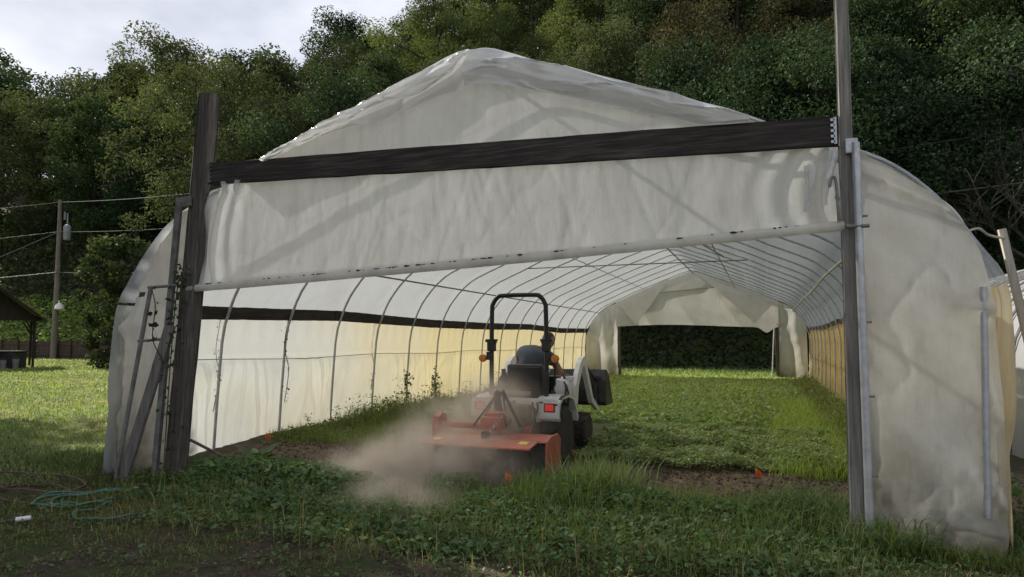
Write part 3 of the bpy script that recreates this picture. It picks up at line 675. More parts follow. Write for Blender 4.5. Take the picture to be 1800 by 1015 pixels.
MB().tube([(.34, .32, .86), (.34, .30, 1.22)], .012, 6).lathe([(.012, 0), (.026, .012), (.026, .04), (.012, .055)], (.34, .30, 1.21), 'Z', 10).build('joystick', M['black_paint'], tr, True)
MB().tube([(.46, .42, 1.02), (.46, .40, .70)], .04, 10).build('boom_post', M['black_paint'], tr, True)
for (P_, r_) in (([(.22, -.30, .84), (.26, -.42, .74), (.20, -.48, .60), (.12, -.40, .50)], .013), ([(.28, -.30, .84), (.34, -.45, .72), (.28, -.52, .56), (.18, -.42, .46)], .013), ([(-.20, -.28, .84), (-.26, -.40, .72), (-.22, -.44, .58)], .012), ([(.50, .30, .98), (.56, .20, .86), (.54, .22, .70)], .014), ([(.46, .34, 1.02), (.52, .22, .94), (.50, .16, .74)], .013)):
    MB().tube(smoothpts(P_, 5), r_, 6).build('hydraulic_hose', M['black_paint'], tr, True)
MB().box((.545, -.374, .775), (.06, .008, .022)).box((.36, -.374, .80), (.05, .008, .02)).build('decal', M['black_paint'], tr, kind='stuff')
for sg in (-1, 1): MB().prism([(-.30, .84), (-.20, .875), (.08, .882), (.08, .872), (-.20, .862), (-.29, .83)], sg * .57, sg * .606, 'YZ').build('fender_trim', M['black_paint'], tr)
# hitch
hi = empty('hitch'); hi.parent = tr
for sg in (-1, 1):
    MB().bar((sg * .22, -.15, .42), (sg * .30, -.86, .36), .05, .02).build('lower_link', M['black_paint'], hi)
    MB().tube([(sg * .24, -.30, .78), (sg * .27, -.55, .42)], .015, 6).build('lift_rod', M['galv_dull'], hi)
MB().tube([(0, -.36, .80), (-.02, -.95, .72)], .022, 8).build('top_link', M['black_paint'], hi, True)

# ------------------------------------------------------------------ rotary tiller
tl = empty('rotary_tiller', (-.06, 1.35, 0), label='dusty red rotary tiller hitched behind the tractor', cat='tiller')
hw = .63
deck = [(.36, .43), (.30, .49), (.05, .50), (-.10, .475), (-.12, .455), (.02, .475), (.28, .46), (.33, .41)]
MB().prism(deck, -hw, hw + .08, 'YZ').build('deck', M['red'], tl)
fl = MB().prism([(-.10, .470), (-.42, .432), (-.425, .417), (-.10, .452)], -hw - .06, hw - .02, 'YZ').build('rear_flap', M['red'], tl)
R_ = Matrix.Rotation(math.atan2(.038, .32), 3, 'X')
for x in (-hw + .07, hw - .15): MB().box((x, -.22, .460), (.10, .11, .006), R_).build('warning_sticker', M['yellow'], fl)
MB().prism([(-hw - .06, 0), (-hw - .16, .0), (-hw - .06, .25)], .425, .44, 'XY').build('flap_corner', M['red'], fl)
for sg, x in ((-1, -hw - .02), (1, hw + .08)):
    MB().prism([(-.14, .14), (-.12, .47), (.02, .51), (.30, .51), (.40, .44), (.38, .14), (.28, .06), (-.04, .06)], x - .012, x + .012, 'YZ').build('side_plate', M['red'], tl)
MB().prism([(-.02, .34), (-.03, .56), (.02, .68), (.10, .72), (.19, .70), (.24, .58), (.22, .34)], -hw - .10, -hw - .03, 'YZ').build('chain_case', M['red'], tl)
MB().tube([(-hw - .04, .10, .585), (-.12, .10, .585)], .038, 12).build('drive_tube', M['red'], tl, True)
MB().box((.0, .12, .62), (.26, .30, .17), bevel=.05).box((0, .12, .70), (.20, .20, .10), bevel=.03).build('gearbox', M['red'], tl, True)
MB().tube([(0, .25, .62), (0, .55, .60)], .06, 10).build('drive_shaft', M['black_paint'], tl, True)
for sg in (-1, 1):
    MB().bar((sg * .26, .30, .56), (sg * .03 - .02, .36, .98), .035, .02).build('mast_leg', M['black_paint'], tl)
    MB().bar((sg * .20, -.02, .60), (sg * .02 - .02, .34, .96), .022, .012).build('mast_stay', M['black_paint'], tl)
    MB().box((sg * .30, .42, .45), (.03, .14, .20), bevel=.01).build('hitch_lug', M['red'], tl)
MB().box((-.02, .34, .86), (.13, .07, .22), bevel=.02).build('mast_head', M['black_paint'], tl)
ch = MB()
for k in range(9):
    p = Vector((.03, -.16, .53)).lerp(Vector((.12, .10, .72)), k / 8)
    ch.tube([p + Matrix.Rotation(k * math.pi / 2, 3, Vector((.4, .8, .45))) @ Vector((.016 * math.cos(a), 0, .022 * math.sin(a))) for a in np.linspace(0, 2 * math.pi, 9)], .006, 5)
ch.build('chain', M['chrome'], tl, True, kind='stuff')
MB().box((.02, -.20, .525), (.07, .10, .08), bevel=.01).build('chain_bracket', M['black_paint'], tl)
MB().tube([(-hw, .12, .26), (hw + .06, .12, .26)], .045, 12).build('rotor', M['tine'], tl, True)
for k in range(14):
    x = -hw + .06 + k * (2 * hw) / 14
    for q in range(3):
        a = k * .9 + q * 2.094; c, s = math.cos(a), math.sin(a)
        MB().bar((x, .12 + .03 * c, .26 + .03 * s), (x, .12 + .17 * c, .26 + .17 * s), .05, .012, up=(1, 0, 0)).bar((x, .12 + .17 * c, .26 + .17 * s), (x + .06, .12 + .19 * math.cos(a + .3), .26 + .19 * math.sin(a + .3)), .05, .010, up=(c, s, 1)).build('tine', M['tine'], tl)
for x in (.20, .42):
    MB().prism([(.16, -.02), (.36, .06), (.34, .28), (.16, .32)], 0, .02, 'XZ').build('guard_plate', M['black_paint'], tl).location = (x - .06, -.10, .14)

# ------------------------------------------------------------------ driver
M['shirt'] = m_plain('grey_tshirt', (.115, .125, .14), (.085, .09, .10), .9, 0, 12, bumps=.3, spec=.1)
M['skin'] = m_plain('skin', (.40, .20, .13), (.30, .15, .10), .55, 0, 20, bumps=.1)
M['jeans'] = m_plain('dark_jeans', (.03, .035, .05), (.02, .022, .03), .9, 0, 15, bumps=.3, spec=.1)
M['hair'] = m_plain('dark_brown_hair', (.022, .015, .011), (.035, .022, .015), .6, 0, 30, bumps=.6)
def skin_mesh(name, V, E_, R_, sub=2):
    me = bpy.data.meshes.new(name); me.from_pydata(V, E_, []); o = bpy.data.objects.new(name, me); COL.objects.link(o)
    sk = o.modifiers.new('s', 'SKIN'); 
    if not me.skin_vertices: 
        bpy.context.view_layer.objects.active = o
    lay = me.skin_vertices[0].data if me.skin_vertices else None
    for i, r in enumerate(R_):
        lay[i].radius = (r, r) if not hasattr(r, '__len__') else r; lay[i].use_root = (i == 0)
    sb = o.modifiers.new('b', 'SUBSURF'); sb.levels = sub; sb.render_levels = sub
    dg = bpy.context.evaluated_depsgraph_get(); m2 = bpy.data.meshes.new_from_object(o.evaluated_get(dg))
    bpy.data.objects.remove(o); bpy.data.meshes.remove(me)
    return m2
def mesh_vf(m): return [tuple(v.co) for v in m.vertices], [tuple(p.vertices) for p in m.polygons]
def chain(pts, rad): return pts, [(i, i + 1) for i in range(len(pts) - 1)], rad
def hand(mb, wrist, d, side, palm):
    d = Vector(d).normalized(); pn = Vector(palm).normalized(); sx = d.cross(pn).normalized() * side
    w = Vector(wrist); pc = w + d * .05
    V, Ed, Ra = chain([w, w + d * .03, w + d * .07, w + d * .09], [.024, .03, .034, .028])
    v, f = mesh_vf(skin_mesh('h', [tuple(p) for p in V], Ed, [(r, r * .55) for r in Ra], 1)); mb.add(v, f)
    for k, (o, L) in enumerate(((-.027, .062), (-.009, .075), (.009, .070), (.026, .055))):
        b = w + d * .08 + sx * o
        P = [b - d * .02, b, b + d * L * .42 + pn * L * .15, b + d * L * .62 + pn * L * .45, b + d * L * .55 + pn * L * .75]
        v, f = mesh_vf(skin_mesh('f', [tuple(p) for p in P], [(i, i + 1) for i in range(4)], [.009, .009, .0085, .008, .007], 1)); mb.add(v, f)
    b = w + d * .03 - sx * .028; P = [b, b - sx * .02 + d * .02 + pn * .01, b - sx * .022 + d * .045 + pn * .03, b - sx * .005 + d * .06 + pn * .045]
    v, f = mesh_vf(skin_mesh('t', [tuple(p) for p in P], [(0, 1), (1, 2), (2, 3)], [.012, .011, .010, .008], 1)); mb.add(v, f)
PX, PY = TX - .03, TY + .14
pe = empty('person', (PX, PY, 0), label='driver in grey T-shirt hunched forward on the tractor seat, seen from behind', cat='person')
hipL, hipR = (-.10, .06, .90), (.10, .06, .90)
nk, hc = (.16, .27, 1.455), Vector((.235, .32, 1.575))
shL, shR = (-.13, .24, 1.42), (.30, .22, 1.36)
elL, elR, wrL, wrR = (-.24, .36, 1.18), (.42, .32, 1.12), (-.14, .50, 1.16), (.36, .46, 1.12)
V = [(0, .06, .90), (.01, .06, 1.08), (.05, .12, 1.28), (.085, .21, 1.40), nk, (.20, .305, 1.525), hipL, (-.14, .50, .88), (-.16, .60, .62), (-.16, .68, .66), hipR, (.14, .50, .88), (.16, .60, .62), (.16, .68, .66), shL, elL, wrL, shR, elR, wrR]
Ed = [(0, 1), (1, 2), (2, 3), (3, 4), (4, 5), (0, 6), (6, 7), (7, 8), (8, 9), (0, 10), (10, 11), (11, 12), (12, 13), (3, 14), (14, 15), (15, 16), (3, 17), (17, 18), (18, 19)]
Ra = [(.15, .12), (.145, .12), (.16, .125), (.12, .11), .062, .06, .095, .07, .05, .04, .095, .07, .05, .04, .062, .046, .03, .062, .046, .03]
bodyb = MB(); v, f = mesh_vf(skin_mesh('b', V, Ed, Ra)); bodyb.add(v, f)
hand(bodyb, wrL, (.5, .5, -.3), 1, (.2, .3, -.9)); hand(bodyb, wrR, (-.1, .6, .2), -1, (0, .2, -.95))
bm = bmesh.new(); bmesh.ops.create_icosphere(bm, subdivisions=3, radius=1)
for v_ in bm.verts:
    c = v_.co; x, y, z = c.x * .075, c.y * .098, c.z * .118
    if z < -.03: x *= .85 + z * 1.2; y = y * (.9) + .008
    if c.y > .9 and -.3 < c.z < .1: y += .022 * (1 - abs(c.z + .1) / .25)
    if abs(c.x) > .9 and abs(c.z) < .3 and abs(c.y) < .35: x *= 1.18
    v_.co = hc + Matrix.Rotation(math.radians(-24), 3, 'X') @ Matrix.Rotation(math.radians(-25), 3, 'Z') @ Vector((x, y, z))
bm.verts.index_update(); bodyb.add([v_.co for v_ in bm.verts], [[q.index for q in p.verts] for p in bm.faces]); bm.free()
bodyb.build('body', M['skin'], pe, True)
tv = [(0, .06, .93), (.01, .05, 1.08), (.05, .105, 1.28), (.085, .20, 1.40), (.115, .255, 1.45), shL, (-.19, .30, 1.29), shR, (.37, .27, 1.24)]
v, f = mesh_vf(skin_mesh('t', tv, [(0, 1), (1, 2), (2, 3), (3, 4), (3, 5), (5, 6), (3, 7), (7, 8)], [(.165, .14), (.175, .145), (.20, .155), (.155, .13), .085, .10, .072, .10, .072]))
MB().add(v, f).build('shirt', M['shirt'], pe, True)
jv = [(0, .06, .90), (-.10, .07, .89), (-.14, .50, .885), (-.16, .60, .68), (.10, .07, .89), (.14, .50, .885), (.16, .60, .68), (0, .05, .97)]
v, f = mesh_vf(skin_mesh('j', jv, [(0, 1), (1, 2), (2, 3), (0, 4), (4, 5), (5, 6), (0, 7)], [(.16, .13), .10, .08, .062, .10, .08, .062, (.165, .13)]))
MB().add(v, f).build('trousers', M['jeans'], pe, True)
bm = bmesh.new(); bmesh.ops.create_icosphere(bm, subdivisions=3, radius=1)
bmesh.ops.delete(bm, geom=[q for q in bm.verts if q.co.z < -.25 + .5 * q.co.y], context='VERTS')
for q in bm.verts:
    c = q.co; k = 1 + .03 * math.sin(c.x * 9 + c.z * 11)
    q.co = hc + Matrix.Rotation(math.radians(-24), 3, 'X') @ Matrix.Rotation(math.radians(-25), 3, 'Z') @ Vector((c.x * .083 * k, c.y * .106 * k, c.z * .127 * k))
bm.verts.index_update(); hb = MB().add([q.co for q in bm.verts], [[w.index for w in p.verts] for p in bm.faces]); bm.free()
hb.build('hair', M['hair'], pe, True)

# ------------------------------------------------------------------ small things on the ground
M['flag'] = m_plain('orange_flag_vinyl', (.85, .17, .03), (.7, .14, .03), .5, 0, 20, bumps=.1)
M['wire'] = m_plain('wire_stake', (.2, .2, .2), (.1, .1, .1), .5, .7)
M['hose'] = m_plain('green_hose_rubber', (.045, .15, .095), (.03, .10, .065), .4, 0, 12, bumps=.05)
M['brown_hose'] = m_plain('brown_drip_line', (.15, .085, .055), (.09, .055, .04), .6, 0, 12, bumps=.1)
for (x, y, h, lab) in ((-4.02, 2.30, .12, 'small orange marker flag by the left wall, at the edge of the tilled soil'), (.33, .80, .16, 'orange marker flag standing right behind the tiller'),
                       (1.30, 1.22, .10, 'orange marker flag half sunk in tall grass, between tiller and right post'), (2.78, 2.08, .12, 'bright orange marker flag on bare soil in front of the clover bed')):
    z = float(gz(x, y)); f = empty('marker_flag', (x, y, z), label=lab, cat='flag', group='orange marker flags along the bed')
    MB().tube([(0, 0, -.05), (.004, 0, h + .06)], .003, 5).build('stake', M['wire'], f)
    v = []; n = 5
    for j in range(n):
        for i in range(n): u, w = i / (n - 1), j / (n - 1); v.append((.004 + .075 * u * (1 - .35 * abs(w - .5) * 2 * u), -.02 * math.sin(u * 4 + w * 2), h + .06 - .09 * w - .03 * u))
    MB().add(v, [(j * n + i, j * n + i + 1, j * n + n + i + 1, j * n + n + i) for j in range(n - 1) for i in range(n - 1)]).build('pennant', M['flag'], f, True)
def ground_tube(name, pts, r, mat, lift, label, cat):
    P = smoothpts([(x, y, 0) for x, y in pts], 10); P = [(x, y, float(gz(x, y)) + r + lift + .012 * math.sin(i * .5)) for i, (x, y, _) in enumerate(P)]
    return MB().tube(P, r, 8).build(name, mat, None, True, label=label, cat=cat)
ground_tube('garden_hose', [(-2.75, -.80), (-3.1, -.62), (-3.6, -.80), (-3.75, -1.25), (-3.45, -1.38), (-3.15, -1.1), (-3.1, -.82), (-3.5, -.70), (-3.85, -1.1), (-3.55, -1.42), (-3.2, -1.25), (-3.05, -1.0), (-2.98, -1.2), (-2.92, -1.5), (-2.62, -1.62), (-2.45, -1.45), (-2.3, -1.2), (-2.35, -.85), (-2.8, -.66), (-3.3, -.72), (-3.62, -1.0), (-3.5, -1.30), (-3.2, -1.22)], .010, M['hose'], .03, 'loosely coiled green garden hose on the shaded grass', 'hose')
ground_tube('drip_line', [(-5.6, -.55), (-4.9, -.35), (-4.2, -.45), (-3.85, -.75), (-4.2, -1.0), (-4.9, -.95), (-5.5, -.75)], .010, M['brown_hose'], .035, 'upper loop of brown drip tubing left of the green hose', 'tubing')
ground_tube('drip_line', [(-5.4, -1.1), (-4.7, -.7), (-4.0, -.75), (-3.7, -1.15), (-4.1, -1.3), (-4.7, -1.2)], .009, M['brown_hose'], .012, 'lower loop of brown drip tubing beside the green hose', 'tubing')
ground_tube('drip_line', [(-5.0, -.4), (-4.75, -.8), (-4.55, -1.25), (-4.2, -1.5)], .009, M['brown_hose'], .02, 'short brown tubing strand crossing the other loops', 'tubing')
z0 = float(gz(-3.06, -1.9))
sk = empty('stake', (-3.06, -1.9, z0), label='dark stick with a white painted tip lying in the grass', cat='stick')
MB().tube([(-.35, -.28, .02), (.03, .07, .05)], .012, 8).build('shaft', M['post_old'], sk, True)
MB().tube([(-.03, .01, .05), (.045, .085, .055)], .019, 8).build('tip', M['white_paint'], sk, True)

# ------------------------------------------------------------------ pole, wires, lamp, shed, fence
M['ins'] = m_plain('grey_transformer', (.25, .26, .27), (.18, .18, .18), .5, .2)
M['wire_dark'] = m_plain('dark_cable', (.06, .06, .06), (.04, .04, .04), .6)
M['wire_pale'] = m_plain('pale_cable', (.17, .165, .155), (.11, .11, .10), .6)
up_ = empty('utility_pole', (-52.3, 33.8, 0), label='wooden utility pole with transformer behind the open shed', cat='utility pole')
MB().tube([(0, 0, -.5), (.15, -.1, 6), (.35, -.35, 13.3)], [.25, .20, .13], 12).build('shaft', M['pole_wood'], up_, True)
tf = MB().lathe([(.10, 0), (.26, .05), (.28, .25), (.28, 1.15), (.20, 1.3), (.05, 1.36)], (.75, .1, 9.9), 'Z', 16).build('transformer', M['ins'], up_, True)
MB().tube([(.75, .1, 11.2), (.7, .1, 12.2)], .06, 8).build('bushing', M['ins'], tf, True)
MB().box((.5, .0, 12.0), (.12, .12, .7), bevel=.02).build('cutout_fuse', M['ins'], up_)
MB().tube(smoothpts([(.1, 0, 4.75), (.4, -.1, 4.85), (.62, -.15, 4.6)], 4), .035, 6).lathe([(.08, 0), (.34, .12), (.30, .42), (.10, .62)], (.62, -.15, 4.05), 'Z', 14).build('lamp', M['white_paint'], up_, True)
def wire(a, b, sagm, r, mat, label):
    a, b = Vector(a), Vector(b); P = [a.lerp(b, t) - Vector((0, 0, sagm * 4 * t * (1 - t))) for t in np.linspace(0, 1, 20)]
    MB().tube(P, r, 5).build('cable', mat, None, True, label=label, cat='cable')
PT = Vector((-51.95, 33.45, 0))
wire(PT + Vector((0, 0, 13.1)), (-95, 22, 13.8), 1.2, .024, M['wire_pale'], 'top cable from the utility pole towards the left picture edge')
wire(PT + Vector((0, 0, 13.1)), (-20, 38, 15.5), .8, .024, M['wire_pale'], 'top cable from the utility pole towards the greenhouse')
wire(PT + Vector((0, 0, 10.6)), (-95, 22, 9.3), .8, .024, M['wire_pale'], 'middle cable from the transformer towards the left picture edge')
wire(PT + Vector((0, 0, 10.6)), (-20, 38, 12.5), .8, .022, M['wire_pale'], 'middle cable from the transformer towards the greenhouse')
wire(PT + Vector((0, 0, 10.6)), (-64, 27, 4.0), .1, .034, M['wire_pale'], 'slanting guy wire left of the utility pole')
wire(PT + Vector((0, 0, 7.2)), (-95, 22, 6.0), .7, .038, M['wire_pale'], 'thick lowest cable running left from the utility pole')
wire(PT + Vector((0, 0, 7.2)), (-20, 38, 8.4), .7, .04, M['wire_dark'], 'lowest cable running from the utility pole behind the tunnel')
wire((-8, 36, 11), (48, 30, 14.5), .5, .028, M['wire_pale'], 'upper cable crossing the dark forest beside the tall grey post')
wire((-8, 34, 8), (48, 28, 11.5), .5, .030, M['wire_pale'], 'lower cable crossing the dark forest beside the tall grey post')

sh = empty('shed', (-37.6, 19.8, 0), math.radians(58), label='open-sided dark wooden shed at the left picture edge', cat='shed')
sh.scale = (.6, 1, 1)
for (x, y) in ((2.9, -1.2), (-.2, -1.5), (2.9, 2.2), (-3.2, -1.5), (-3.2, 2.2)):
    p = MB().bar((x, y, -.2), (x, y, 2.75), .20, .2, n=3, seed=int(x * 7)).build('post', M['shed_wood'], sh)
    if x > 0: MB().bar((x - .7, y, 2.7), (x, y, 1.9), .12, .12).build('knee_brace', M['shed_wood'], p)
MB().bar((-3.7, -1.3, 2.8), (3.4, -1.3, 2.8), .25, .15).build('plate_beam', M['shed_wood'], sh)
MB().bar((3.0, -1.6, 2.8), (3.0, 2.6, 2.8), .25, .15, up=(0, 0, 1)).build('plate_beam', M['shed_wood'], sh)
M['tin'] = m_plain('tin_roof', (.33, .33, .34), (.2, .19, .19), .4, .6, 3)
for sg in (-1, 1):
    r = MB()
    r.prism([(0, 4.45), (sg * 3.75, 2.62), (sg * 3.75, 2.70), (0, 4.55)], -2.3, 3.2, 'XZ')
    r.build('roof', M['tin'] if sg < 0 else M['shed_wood'], sh)
MB().prism([(-3.3, 2.75), (3.3, 2.75), (0, 4.4)], -1.38, -1.32, 'XZ').build('gable', M['shed_wood'], sh)
M['junk_a'] = m_plain('dark_clutter', (.05, .05, .05), (.02, .02, .02), .7); M['junk_b'] = m_plain('pale_clutter', (.28, .26, .24), (.15, .13, .12), .7)
def local(root, p): return Matrix.Rotation(math.radians(58), 3, 'Z') @ Vector((p[0] * .55 - .2, p[1], p[2])) + Vector((-37.6, 19.8, 0))
for (p, d, mt, nm, lab, ct) in (((1.2, -.6, .45), (1.8, 1.0, .9), 'junk_a', 'crate', 'black crate stacked under the open shed roof', 'crate'),
                           ((-.6, -.9, .65), (1.0, .8, 1.3), 'shed_wood', 'crate', 'tall brown crate under the open shed by its middle post', 'crate'),
                           ((2.1, -1.7, .28), (.35, .35, .55), 'junk_b', 'bucket', 'pale bucket beside the front post of the shed', 'bucket'),
                           ((1.1, -1.9, .25), (.3, .3, .5), 'junk_b', 'bucket', 'pale bucket on the grass in front of the black crate', 'bucket'),
                           ((.1, -1.8, .5), (.28, .28, 1.0), 'junk_b', 'milk_can', 'slim pale can below the shed eaves at the picture edge', 'can')):
    q = local(sh, p); e = empty(nm, (q.x, q.y, 0), .4, label=lab, cat=ct)
    if nm == 'crate':
        MB().box((0, 0, p[2]), d, bevel=.04).build('body', M[mt], e); MB().box((0, 0, p[2] * 2 + .05), (d[0] * 1.05, d[1] * 1.05, .08), bevel=.02).build('lid', M[mt], e)
    else:
        MB().lathe([(d[0] * .38, 0), (d[0] * .5, d[2] * .9), (d[0] * .52, d[2]), (d[0] * .46, d[2] * .97), (d[0] * .44, d[2] * .8)], (0, 0, 0), 'Z', 14).build('body', M[mt], e, True)
        MB().tube([(d[0] * .5 * math.cos(a), 0, d[2] * .95 + d[0] * .4 * math.sin(a)) for a in np.linspace(0, math.pi, 9)], .015, 5).build('handle', M['wire'], e)
fe = empty('fence', (-53, 33.5, 0), label='low brown board fence along the far edge of the lawn', cat='fence')
fa, fb = np.array([-66, 35.9]), np.array([-30, 31.2]); nbd = 110
fdir = (fb - fa) / np.linalg.norm(fb - fa); frz = math.atan2(fdir[1], fdir[0]); mb_me = None
for k in range(nbd):
    p = fa + (fb - fa) * (k + .5) / nbd; hh = 1.55 + .07 * math.sin(k * 1.7)
    if mb_me is None:
        o = MB().bar((0, 0, 0), (0, 0, 1.55), .30, .03, up=(0, 1, 0)).build('board', M['fence_wood'], fe); mb_me = o.data
    else: o = link('board', mb_me, None, fe)
    o.location = (p[0] + 53, p[1] - 33.5, .0); o.rotation_euler = (0, random.uniform(-.01, .01), frz); o.scale = (1, 1, hh / 1.55)
for k in range(0, nbd + 1, 8):
    p = fa + (fb - fa) * k / nbd; MB().bar((p[0] + 53, p[1] - 33.5 - .1, -.2), (p[0] + 53, p[1] - 33.5 - .1, 1.68), .13, .13).build('post', M['fence_wood'], fe)
for z in (.4, 1.25): MB().bar((fa[0] + 53, fa[1] - 33.5 - .06, z), (fb[0] + 53, fb[1] - 33.5 - .06, z), .1, .05, up=(0, 1, 0)).build('rail', M['fence_wood'], fe)

# ------------------------------------------------------------------ foliage builders
def leaf_cards(P, size, nrm, roll, col, aspect=.6, fold=.18):
    """diamond leaf sprays, 2 triangles each"""
    n = len(P); nrm = nrm / np.linalg.norm(nrm, axis=1, keepdims=True)
    ref = np.where(np.abs(nrm[:, 2:3]) < .9, np.array([[0, 0, 1.]]), np.array([[1., 0, 0]]))
    a = np.cross(nrm, ref); a /= np.linalg.norm(a, axis=1, keepdims=True); b = np.cross(nrm, a)
    c, s = np.cos(roll)[:, None], np.sin(roll)[:, None]; ax = a * c + b * s; bx = -a * s + b * c
    sz = size[:, None]
    aspect = aspect if np.isscalar(aspect) else aspect[:, None]
    V = np.stack([P - ax * sz * .5, P + bx * sz * aspect * .5 + nrm * sz * fold, P + ax * sz * .5, P - bx * sz * aspect * .5 + nrm * sz * fold], 1).reshape(-1, 3)
    i = np.arange(n)[:, None] * 4
    F = np.concatenate([i + [[0, 2, 1]], i + [[0, 3, 2]]], 0)
    return V, F, np.repeat(col, 4, 0)
def blades(P, h, w, lean, az, col, bend=.5):
    n = len(P); d = np.stack([np.cos(az), np.sin(az), np.zeros(n)], -1); s = np.stack([-np.sin(az), np.cos(az), np.zeros(n)], -1)
    up = np.array([[0, 0, 1.]]); h_ = h[:, None]; w_ = w[:, None]; l_ = lean[:, None]
    m = P + up * h_ * .55 + d * l_ * h_ * .35; t = P + up * h_ * (1 - .35 * l_ * bend * 2) + d * l_ * h_ * 1.0
    V = np.stack([P - s * w_ * .5, P + s * w_ * .5, m - s * w_ * .42, m + s * w_ * .42, t], 1).reshape(-1, 3)
    i = np.arange(n)[:, None] * 5; F = np.concatenate([i + [[0, 1, 3]], i + [[0, 3, 2]], i + [[2, 3, 4]]], 0)
    return V, F, np.repeat(col, 5, 0)
def cat_geo(parts):
    V, F, C = [], [], []; b = 0
    for v, f, c in parts: V.append(v); F.append(f + b); C.append(c); b += len(v)
    return np.concatenate(V), np.concatenate(F), np.concatenate(C)
def tints(n, base, var=.3, hue=.15, g=rng):
    k = 1 + var * (g.random((n, 1)) * 2 - 1); c = np.array([base]) * k
    c[:, 0] *= 1 + hue * (g.random(n) * 2 - 1); c[:, 2] *= 1 + hue * (g.random(n) * 2 - 1)
    return np.clip(c, 0, 1)

# ------------------------------------------------------------------ trees
M['bark'] = m_plain('tree_bark', (.085, .07, .055), (.04, .033, .027), .9, 0, 4, (3, 3, .6), .4, .1)
M['twig'] = m_plain('bare_twigs', (.075, .068, .058), (.045, .04, .034), .9, 0, 4, None, .3, .1)
LEAF = {'dark': m_leaf('dark_green_leaves', (0.040, 0.068, 0.034), .22, .75, .08), 'mid': m_leaf('mid_green_leaves', (0.060, 0.091, 0.039), .22, .75, .08), 'olive': m_leaf('olive_leaves', (0.077, 0.098, 0.044), .22, .75, .08),
        'yellow': m_leaf('yellow_green_leaves', (0.119, 0.152, 0.055), .22, .75, .08), 'russet': m_leaf('russet_leaves', (0.075, 0.071, 0.038), .22, .75, .08), 'grey': m_leaf('grey_green_leaves', (0.077, 0.098, 0.067), .22, .75, .08)}
LOOK = {'dark': 'dark green', 'mid': 'mid-green', 'olive': 'olive green', 'yellow': 'bright yellow-green', 'russet': 'russet tinged', 'grey': 'grey-green'}

def make_tree(seed, H=14., Rr=4.6, ncl=64, per=230, leaf=.27, crown_lo=.28, kind='round', wob=1.):
    g = np.random.default_rng(seed); r = random.Random(seed)
    t = MB(); top = H * .86; bend = [Vector((r.uniform(-.3, .3) * k, r.uniform(-.3, .3) * k, H * q)) for k, q in ((0, -.04), (.4, .2), (.8, .45), (1.1, .68), (1.3, .86))]
    t.tube(smoothpts([tuple(b) for b in bend], 3), list(np.linspace(H * .022, .04, 13)), 8)
    cl = []
    for k in range(ncl):
        q = (k + .5) / ncl; z = crown_lo + (1 - crown_lo) * q
        prof = math.sin(math.pi * min(max((z - crown_lo) / (1.04 - crown_lo), .04), 1) ** (.75 if kind == 'round' else .55)) ** .7
        if kind == 'spire': prof *= (1.15 - .6 * q)
        a = k * 2.39996 + r.uniform(-.5, .5); rad = Rr * prof * math.sqrt(r.uniform(.12, 1.0)) * (r.uniform(.75, 1.32) * (1 + .25 * math.sin(3 * a + seed)) if wob else 1.)
        c = np.array([rad * math.cos(a), rad * math.sin(a), H * (z - .03 + r.uniform(-.035, .035))]); cl.append((c, Rr * r.uniform(.14, .36)))
    for k in range(0, ncl, 6):
        c = cl[k][0]; b = Vector((0, 0, max(c[2] - .45 * math.hypot(c[0], c[1]) - .5, H * .15))); m_ = (Vector(c) + b) / 2 + Vector((0, 0, .3))
        t.tube(smoothpts([tuple(b), tuple(m_), tuple(c)], 3), list(np.linspace(H * .008, .02, 7)), 5)
    parts = []
    for (c, cr) in cl:
        n = int(per * (cr / (Rr * .25)) ** 1.6); d = g.normal(size=(n, 3)); d /= np.linalg.norm(d, axis=1, keepdims=True)
        rr = cr * g.random(n) ** .4; P = c + d * rr[:, None] * np.array([1.15, 1.15, .72])
        nr = d * .5 + g.normal(size=(n, 3)) * .6 + np.array([0, 0, .45])
        shade = .66 + .68 * g.random()  # random light and dark per clump, imitates crown shading in the leaf colour
        parts.append(leaf_cards(P, leaf * (.55 + .8 * g.random(n)), nr, g.random(n) * 6.28, tints(n, (1, 1, 1), .16, .14, g) * shade))
    V, F, C = cat_geo(parts)
    tm = bpy.data.meshes.new('trunk'); tm.from_pydata(t.v, [], t.f); tm.update(); tm.materials.append(M['bark'])
    return tm, V, F, C
VAR = []
for sd, kw in enumerate((dict(), dict(H=15, Rr=4.2, kind='spire'), dict(H=13, Rr=5.2, ncl=72), dict(H=16, Rr=4.9, ncl=78), dict(H=12.5, Rr=4.4, leaf=.24), dict(H=15, Rr=3.9, ncl=60, leaf=.29))):
    tm, V, F, C = make_tree(11 + sd, **kw); crowns = {}
    VAR.append((tm, V, F, C, crowns))
for sd, kw in enumerate((dict(H=14, Rr=4.6, per=430, leaf=.175), dict(H=15, Rr=4.8, ncl=70, per=420, leaf=.18), dict(H=13, Rr=4.4, per=440, leaf=.165, kind='spire'))):
    tm, V, F, C = make_tree(31 + sd, **kw); VAR.append((tm, V, F, C, {}))
def crown_mesh(v, mat):
    tm, V, F, C, cr = VAR[v]
    if mat not in cr:
        me = np_mesh('crown', V, F, np.clip(C, 0, 2)); me.materials.append(LEAF[mat]); cr[mat] = me
    return cr[mat]
tm, V, F, C = make_tree(41, 16, 4.6, 90, 190, .34, .2, 'round', 0.); VAR.append((tm, V, F, C, {}))
def plant_tree(x, y, v, mat, sc, label, group=None, zoff=0., rz=None):
    z = float(hill(x, y)) + zoff
    e = empty('tree', (x, y, z), random.uniform(0, 6.28) if rz is None else rz, label=label, cat='tree', group=group); e.scale = (sc, sc, sc * random.uniform(.93, 1.1))
    link('trunk', VAR[v][0], None, e); link('crown', crown_mesh(v, mat), None, e)
    return e

